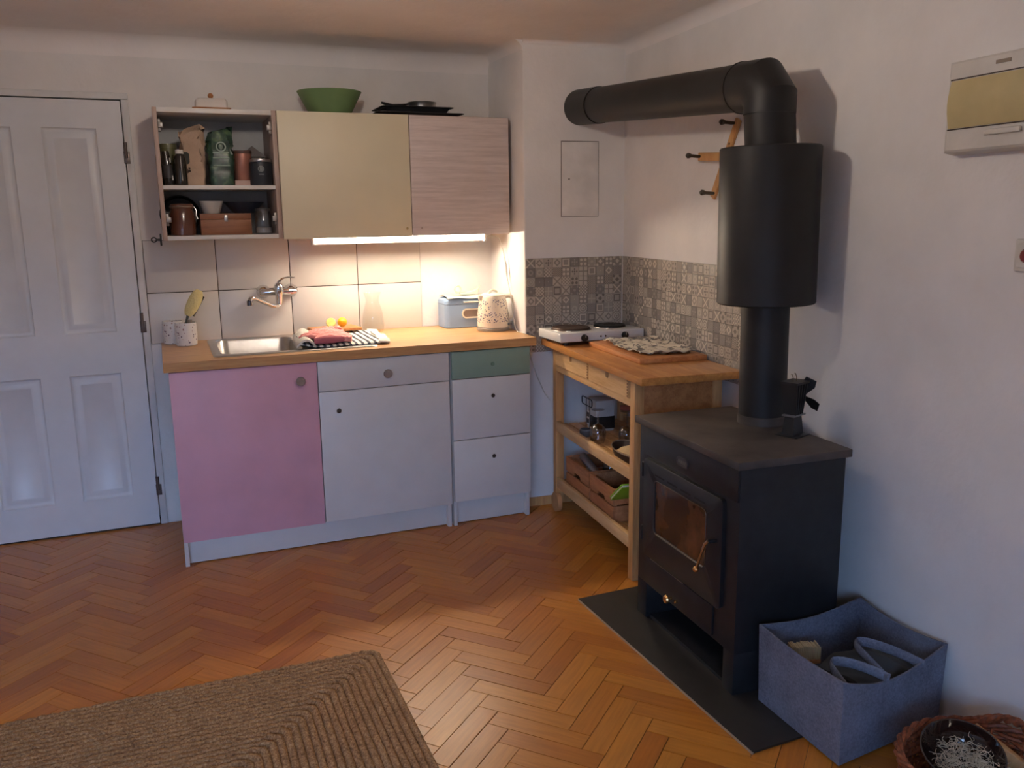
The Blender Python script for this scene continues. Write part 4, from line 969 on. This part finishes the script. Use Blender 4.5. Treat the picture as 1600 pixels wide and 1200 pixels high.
em = MB().loops([[(.003+r*math.cos(2*PI*i/24), y, .168+r*math.sin(2*PI*i/24)) for i in range(24)] for r, y in ((.022, -.0385), (.022, -.0405), (.0165, -.0405), (.0165, -.0385))])
em.build('emblem_ring', M_prt, t); MB().lathe([(.004, -.012), (.009, -.004), (.011, .004), (.006, .012)], (.003, -.0385, .168), 12).build('emblem_figure', M_prt, t)
for k, z in enumerate((.140, .118, .085)): MB().box(-.034, .036, -.0410, -.0385, z, z+.004).build('print_line', M_prt, t, smooth=0)
t = thing('copper_tin', 'tall copper pink cylindrical tin right of the green bag', 'tin', (.397, 4.215, Z1+.024))
MB().lathe([(.038, 0), (.040, .003), (.040, .118), (.038, .120)], n=28).build('tin_body', mat('copper_pink', sr(176, 124, 108), .3, .5), t); MB().lathe([(.041, .118), (.042, .121), (.042, .132), (.003, .134)], n=28).build('lid', mat('brown_lid', (.10, .055, .045, 1), .4), t)
add('small pale pink box under the copper tin', 'box', 'small_box', MB().box(-.038, .038, -.028, .035, 0, .0235, .002), mat('pale_pink_box', sr(200, 168, 156), .6), (.392, 4.20, Z1+.0003))
t = thing('house_jar', 'dark jar with pointed roof-shaped lid at back of upper shelf', 'jar', (.452, 4.335, Z1+.0005)); MB().box(-.05, .05, -.035, .035, 0, .135, .008).build('jar_body', mat('dim_jar', (.16, .14, .135, 1), .3), t)
MB().add([(-.06, -.042, .135), (.06, -.042, .135), (.06, .042, .135), (-.06, .042, .135), (0, -.03, .185), (0, .03, .185)], [(0, 1, 4), (1, 2, 5, 4), (2, 3, 5), (3, 0, 4, 5), (0, 3, 2, 1)]).build('roof_lid', mat('roof_brown', (.13, .11, .105, 1), .5), t, smooth=0)
t = thing('coffee_tin', 'dark navy round tin with pale emblem and steel lid, right end of upper shelf', 'tin', (.470, 4.175, Z1+.0005))
MB().lathe([(.048, 0), (.050, .003), (.050, .100), (.047, .104)], n=32).build('tin_body', mat('navy_tin', (.022, .026, .034, 1), .35), t); MB().lathe([(.046, .104), (.047, .106), (.046, .116), (.003, .119)], n=32).build('lid', M_steel, t)
frm = Matrix.Translation((-.004, -.0502, .072)); MB().loops([[(r*math.cos(2*PI*i/20), y, r*math.sin(2*PI*i/20)) for i in range(20)] for r, y in ((.014, .002), (.014, -.001), (.010, -.001), (.010, .002))], fr=frm).build('emblem_ring', mat('grey_print', sr(120, 128, 130), .5), t)
MB().box(-.014, .008, -.0512, -.048, .046, .050).build('print_line', mat('grey_print', sr(120, 128, 130), .5), t, smooth=0); MB().box(-.010, .004, -.0512, -.048, .062, .082, .002).build('emblem_figure', mat('grey_print', sr(120, 128, 130), .5), t)
# lower shelf
t = thing('clamp_crock', 'brown glazed crock with wire clamp lid on lower cabinet shelf', 'crock', (.118, 4.18, Z2))
MB().lathe([(.050, 0), (.054, .004), (.055, .095), (.048, .110), (.046, .118)], n=32).build('crock_body', M_crock, t); MB().lathe([(.049, .118), (.050, .122), (.050, .132), (.044, .138), (.003, .140)], n=32).build('lid', mat('crock_lid', (.16, .075, .045, 1), .3), t)
MB().tube([(.0505*math.cos(a*PI/12), .0505*math.sin(a*PI/12), .126) for a in range(24)], .002, 6, closed=True).build('clamp_ring', M_steel, t); MB().tube([(.052, -.008, .124), (.060, -.012, .11), (.058, -.012, .09), (.064, -.014, .072)], .0022, 6).build('clamp_wire', M_steel, t)
add('black round pan standing on edge behind the brown crock', 'pan', 'black_pan', MB().lathe([(.003, -.012), (.080, -.012), (.090, .012), (.086, .012), (.078, -.006), (.003, -.007)], n=36, fr=Matrix.Translation((0, 0, .091)) @ Matrix.Rotation(rad(82), 4, 'X')), M_black, (.115, 4.395, Z2))
t = thing('clasp_box', 'brown wooden box with steel clasp on lower cabinet shelf', 'box', (.193, 4.185, Z2))
MB().box(0, .222, 0, .15, 0, .068, .002).build('box_body', wood('walnut_box', sr(120, 74, 48), sr(152, 98, 64), 0, 1, .5), t); MB().box(0, .222, 0, .15, .0685, .095, .002).build('lid', MATS['walnut_box'], t)
MB().box(.103, .119, -.004, .001, .058, .088, .003).build('clasp', M_steel, t)
add('white ceramic bowl standing on the wooden clasp box', 'bowl', 'white_bowl', MB().lathe([(.035, 0), (.038, .003), (.054, .056), (.051, .056), (.035, .006), (.003, .005)], n=32), mat('bowl_white', (.62, .60, .57, 1), .3), (.248, 4.26, Z2+.0955))
add('wide dark blue bowl on the wooden box, right of the white bowl', 'bowl', 'blue_bowl', MB().lathe([(.045, 0), (.050, .003), (.092, .050), (.088, .051), (.046, .008), (.003, .007)], n=36), mat('navy_glaze', (.028, .034, .055, 1), .3), (.395, 4.275, Z2+.0955))
t = thing('storage_jar', 'clear glass jar with a little white powder on lower shelf', 'jar', (.466, 4.17, Z2))
MB().lathe([(.036, 0), (.038, .003), (.038, .090), (.032, .100), (.032, .104), (.030, .104), (.030, .099), (.0355, .089), (.0355, .006), (.003, .005)], n=28).build('glass', glass('grey_glass', (.82, .84, .86, 1), .16), t)
MB().lathe([(.034, .104), (.034, .116), (.003, .118)], n=28).build('lid', mat('jar_lid', (.05, .05, .055, 1), .4), t); MB().lathe([(.034, .0062), (.0345, .028), (.020, .033), (.003, .030)], n=26).build('powder', mat('white_powder', (.6, .54, .50, 1), .9), t)

# ------------------------------------------------------------------ right wall: coat pegs, fuse box, switch
def RW(y, z): return tuple(FR_R @ Vector((0, (y-3.907)/math.cos(TH), z)))
pk = thing('peg_rack', 'wooden peg rack of two crossed sticks on right wall', 'peg rack', RW(2.935, 1.70), -TH)
def stick(y0, z0, y1, z1, x0, x1, w_=.017):
    a = math.atan2(z1-z0, y1-y0); L = math.hypot(y1-y0, z1-z0)
    fr = Matrix.Translation((0, y0, z0)) @ Matrix.Rotation(a, 4, 'X')
    MB().box(x0, x1, 0, L, -w_, w_, .003, fr=fr).build('stick', M_birchleg, pk)
stick(.11, -.145, -.062, .148, -.014, -.001); stick(-.24, -.004, .205, .024, -.028, -.0145)
for y, z, x in ((-.040, .136, -.014), (.188, .024, -.028), (.092, -.128, -.014), (-.22, -.002, -.028)):
    MB().tube([(x, y, z), (x-.012, y, z), (x-.040, y, z+.002), (x-.050, y, z+.003), (x-.058, y, z+.003), (x-.064, y, z+.003)], [.006, .007, .007, .011, .0115, .006], 12).build('peg', mat('dark_peg', (.05, .035, .022, 1), .4), pk)
MB().cyl((-.0142, -.012, .06), (-.017, -.012, .06), .004, n=8).build('screw', mat('rust', (.12, .05, .03, 1), .6), pk)

fb = thing('fuse_box', 'white wall fuse box with yellowed flap, upper right wall', 'fuse box', RW(1.80, 1.643), -TH)
M_fb = mat('fuse_white', (.66, .63, .58, 1), .4)
MB().loops([[(0, .005, -.002), (0, -.46, -.002), (0, -.46, .244), (0, .005, .244)], [(-.045, -.004, .004), (-.045, -.45, .004), (-.045, -.45, .238), (-.045, -.004, .238)], [(-.050, -.012, .010), (-.050, -.442, .010), (-.050, -.442, .232), (-.050, -.012, .232)]], True, True).build('housing', M_fb, fb, smooth=30)
fp = MB(); Lq = []
for k in range(7):
    z = .066+.122*k/6; bx = -.052-.010*math.sin(PI*k/6)
    Lq.append([(bx, -.018, z), (bx, -.43, z), (-.049, -.43, z), (-.049, -.018, z)])
fp.loops(Lq, True, True).build('flap', mat('yellowed_flap', sr(196, 180, 132), .35), fb, smooth=50)
for z in (.062, .190): MB().box(-.0515, -.0495, -.435, -.014, z, z+.003).build('groove_shade', mat('groove_shade_colour', (.08, .06, .05, 1), .8), fb, smooth=0)  # dark raised strips imitate the shade inside two grooves
MB().box(-.058, -.050, -.25, -.14, .040, .054, .003).build('flap_tab', M_fb, fb)
MB().box(-.0515, -.0495, -.20, -.155, .212, .221).build('name_plate', mat('plate_dim', (.25, .2, .15, 1), .5), fb, smooth=0)
sw = thing('wall_switch', 'white wall switch with red round button at right edge', 'switch', RW(1.532, 1.380), -TH)
MB().box(-.010, 0, -.041, .041, -.041, .041, .004).build('plate', M_fb, sw)
MB().loops([[(-.010, y, z) for y, z in rrect(0, 0, .031, .031, .006)], [(-.014, y, z) for y, z in rrect(0, 0, .030, .030, .006)]], True, True).build('rocker', M_fb, sw)
MB().lathe([(.018, 0), (.018, .008), (.013, .013), (.003, .014)], n=22, fr=Matrix.Translation((-.014, -.004, 0)) @ Matrix.Rotation(-PI/2, 4, 'Y')).build('button', mat('red_button', (.20, .006, .012, 1), .3), sw)

# ------------------------------------------------------------------ felt box with kindling tools
fx = thing('felt_basket', 'grey-blue felt storage box with cut handles beside the stove', 'felt box', (1.80, 1.80, .0085))
cr = [Vector((-.195, .172)), Vector((.225, .196)), Vector((.225, -.145)), Vector((-.203, -.192))]     # L, back, right, front corners (plan)
HB = .252
def wallq(i, j, sag, name, handle=False, bow=.0):
    a, b_ = cr[i], cr[j]; d = (b_-a); n_ = Vector((d.y, -d.x)).normalized()
    ctr = Vector((0.01, 0.01)); n_ = n_ if (a+b_).dot(n_)/2-ctr.dot(n_) > 0 else -n_
    NU, NV, t = 28, 12, .006; mb = MB(); v = []; f = []
    def P(u, w_, k):
        top = HB - sag*math.sin(PI*u) + (.012 if u in (0, 1) else 0)*0
        z = w_*top; s = bow*math.sin(PI*u)*w_
        q = a + d*u*1.0 + n_*(s + (-t if k else 0))
        q = q + (q-ctr)*(-.03*(1-w_))
        return (q.x, q.y, z+.001)
    for k in (0, 1):
        for i_ in range(NU+1):
            for j_ in range(NV+1): v.append(P(i_/NU, j_/NV, k))
    N = (NU+1)*(NV+1); ix = lambda p, q: p*(NV+1)+q; hole = lambda p, q: handle and 8 <= p < 20 and 7 <= q < 10
    for p in range(NU):
        for q in range(NV):
            if hole(p, q): continue
            A_ = (ix(p, q), ix(p+1, q), ix(p+1, q+1), ix(p, q+1)); f.append(A_); f.append(tuple(N+w_ for w_ in A_[::-1]))
            for dp, dq, e0, e1 in ((-1, 0, 0, 3), (1, 0, 1, 2), (0, -1, 0, 1), (0, 1, 3, 2)):
                pp, qq = p+dp, q+dq
                if not (0 <= pp < NU and 0 <= qq < NV) or hole(pp, qq): f.append((A_[e0], A_[e1], N+A_[e1], N+A_[e0]))
    mb.add(v, f); return mb.build(name, M_felt, fx, smooth=60)
wallq(0, 1, .022, 'side_wall'); wallq(1, 2, .016, 'side_wall', bow=-.004); wallq(3, 0, .008, 'side_wall', bow=.004)
# front-right wall: low, folded inwards, with two felt loops
wallq(2, 3, .055, 'side_wall', bow=-.010)
MB().prism([(q.x*.955, q.y*.955) for q in cr], .0005, .007).build('bottom', M_felt, fx, smooth=0)
def strap(u0, u1, inn, rise, name='strap_handle'):
    a, b_ = cr[2], cr[3]; d = b_-a; n_ = Vector((-d.y, d.x)).normalized(); n_ = n_ if n_.dot(-(a+b_)/2) > 0 else -n_
    pts = []
    for k in range(13):
        s = k/12; u = u0+(u1-u0)*s; q = a+d*u+n_*(inn*math.sin(PI*s)+.004); z = HB-.062+rise*math.sin(PI*s)+.02*math.cos(PI*s)**2
        pts.append((q.x, q.y, z))
    MB().tube(pts, .0042, 12, flat=3.6).build(name, M_felt, fx)
strap(.22, .58, .17, .035); strap(.56, .92, .13, .030)
hbz = thing('hearth_brush', 'hearth brush with pale bristles lying in the felt box', 'brush', (1.715, 1.900, .165), rad(-20))
MB().box(-.045, .050, -.02, .02, -.014, .0, .004).build('brush_head', M_crate, hbz)
rb = random.Random(12); bb_ = MB()
for i in range(17):
    x = -.042+i*.0054; bb_.box(x, x+.0042, -.018, .018, 0, .042+rb.uniform(-.004, .004), .0008, seg=1)
bb_.build('bristles', mat('pale_bristle', sr(196, 172, 132), .9), hbz)
def cv(u, v): return (-.12+u*.24, -.09+v*.17, .02+.03*math.sin(PI*u)*math.sin(PI*v)+.012*math.sin(u*11+v*5))
tag(MB().shell(cv, 22, 16, .012).build('dark_cloth_bag', mat('dark_grey_cloth', (.045, .05, .055, 1), .9), None, (1.86, 1.785, .150), (rad(4), rad(-2), rad(8)), smooth=60), 'dark grey cloth bundle lying inside the felt box', 'cloth')
tag(MB().box(-.16, .16, -.055, .055, 0, .11, .012).build('dark_bundle', mat('dark_pack', (.03, .028, .03, 1), .8), None, (1.84, 1.80, .017), (0, 0, rad(10))), 'dark bundle at the bottom of the felt box', 'bundle')

# ------------------------------------------------------------------ wicker basket with bowl of wood wool
bk = thing('wicker_basket', 'reddish-brown wicker basket in the bottom right corner', 'basket', (1.795, 1.365, 0.001))
RX, RY, BH = .185, .150, .135
def wob(z, k): return 1+.010*math.sin(k*PI)*(1)
for r in range(13):
    z = .006+r*.0102; s = .80+.20*(z/BH)**.7; pts = []
    for i in range(72):
        a = 2*PI*i/72; w2 = .006*math.cos(i*PI/3+(PI if r % 2 else 0)); pts.append(((RX*s+w2)*math.cos(a), (RY*s+w2)*math.sin(a), z))
    MB().tube(pts, .0056, 6, closed=True).build('weave_ring', M_wicker, bk)
for i in range(24):
    a = 2*PI*i/24; MB().tube([(RX*.80*math.cos(a), RY*.80*math.sin(a), .002), (RX*.93*math.cos(a), RY*.93*math.sin(a), BH*.55), (RX*math.cos(a), RY*math.sin(a), BH+.004)], .004, 6).build('stake', M_wicker, bk)
for ph in (0, 1, 2):
    MB().tube([((RX+.004+.007*math.cos(i*PI/5+ph*2.09))*math.cos(2*PI*i/90), (RY+.004+.007*math.cos(i*PI/5+ph*2.09))*math.sin(2*PI*i/90), BH+.008+.007*math.sin(i*PI/5+ph*2.09)) for i in range(90)], .0065, 6, closed=True).build('rim_braid', M_wicker, bk)
MB().lathe([(.003, .002), (RX*.62, .002), (RX*.62, .007), (.003, .007)], n=30).build('basket_bottom', M_wicker, bk)
for ph in (0, 1):
    hp_ = []
    for k in range(40):
        s = k/39; a = PI*s
        hp_.append((.145+.02*math.sin(a)+.006*math.cos(k*.8+ph*PI), -.115+.235*s, BH+.055*math.sin(a)+.006*math.sin(k*.8+ph*PI)))
    MB().tube(hp_, .0075, 6).build('handle', M_wicker, bk)
bwl = thing('glass_bowl', 'dark brown glass bowl of pale wood wool in the wicker basket', 'bowl', (1.775, 1.385, .105))
bwl.rotation_euler = (rad(14), rad(-12), 0)
MB().lathe([(.05, 0), (.056, .002), (.085, .03), (.098, .062), (.0985, .064), (.0945, .064), (.082, .032), (.054, .006), (.003, .005)], n=44).build('vessel', mat('brown_glass', (.020, .008, .006, 1), .06, coat=.6), bwl)
rb = random.Random(15); cu = MB()
for i in range(420):
    r_q = .065*math.sqrt(rb.random()); a = rb.uniform(0, 2*PI); c_ = Vector((r_q*math.cos(a)+.008, r_q*math.sin(a)-.018, rb.uniform(.014, .038))); h2 = rb.uniform(0, 2*PI); q = []
    for k in range(6): h2 += rb.uniform(-.9, .9); c_ = c_+Vector((math.cos(h2), math.sin(h2), rb.uniform(-.5, .6)))*.006; q.append(tuple(c_))
    cu.tube(q, .0008, 3)
co_ = cu.build('wood_wool', mat('wood_wool_pale', sr(205, 188, 160), .9), bwl, smooth=0); co_['kind'] = 'stuff'
tag(MB().box(-.012, .012, -.10, .10, 0, .05, .002).build('kindling_stick', M_birchleg, None, (1.905, 1.365, .085), (rad(20), rad(10), rad(20))), 'flat pale kindling stick standing in the wicker basket', 'kindling')

# ------------------------------------------------------------------ braided jute rug
rg = thing('jute_rug', 'braided natural jute rug on the parquet', 'rug', (0, 0, 0))
RX0, RX1, RY0, RY1 = -1.30, .600, .55, 2.765; pitch = .0235
nring = int(min(RX1-RX0, RY1-RY0)/2/pitch)
for k in range(nring):
    ins = k*pitch+pitch/2; cx_, cy_ = (RX0+RX1)/2, (RY0+RY1)/2; hx, hy = (RX1-RX0)/2-ins, (RY1-RY0)/2-ins
    if hx < .02: continue
    base = rrect(cx_, cy_, hx, hy, min(.035 if k else .03, hx*.9), 4); path = []
    for i in range(len(base)):
        p0, p1 = Vector(base[i]), Vector(base[(i+1) % len(base)]); L = (p1-p0).length
        s = 0.0
        while s < L-1e-6:
            q = p0+(p1-p0)*(s/L); path.append(q); vis = q.x > -.72 and q.y > 1.85
            s += .0075 if vis else .05
    V = []; NC = 7; S = 0; prev = path[-1]; n = len(path); rk = random.Random(k)
    ph0 = rk.uniform(0, 6)
    for i, q in enumerate(path):
        S += (q-prev).length; prev = q
        tg = (path[(i+1) % n]-path[i-1]); tg = tg.normalized() if tg.length > 0 else Vector((1, 0)); nr = Vector((tg.y, -tg.x))
        row = []
        for j in range(NC):
            c_ = -1+2*j/(NC-1); ph = 2*PI*S/.030+ph0
            hgt = math.sqrt(max(0, 1-c_*c_*.985))*(.0105+.0024*math.sin(ph+abs(c_)*2.6)+.0011*math.sin(ph*.37+k))
            off = c_*(pitch*.5)*(1+.05*math.sin(ph)) + .0007*math.sin(S*9+k)
            row.append((q.x+nr.x*off, q.y+nr.y*off, max(.0008, .002+hgt)))
        V.append(row)
    V.append(V[0])
    mb = MB().loops(V, closed=False); mb.build('braid', M_jute, rg, smooth=70)
MB().box(RX0+.01, RX1-.01, RY0+.01, RY1-.01, .0006, .003).build('backing', M_jute, rg, smooth=0)
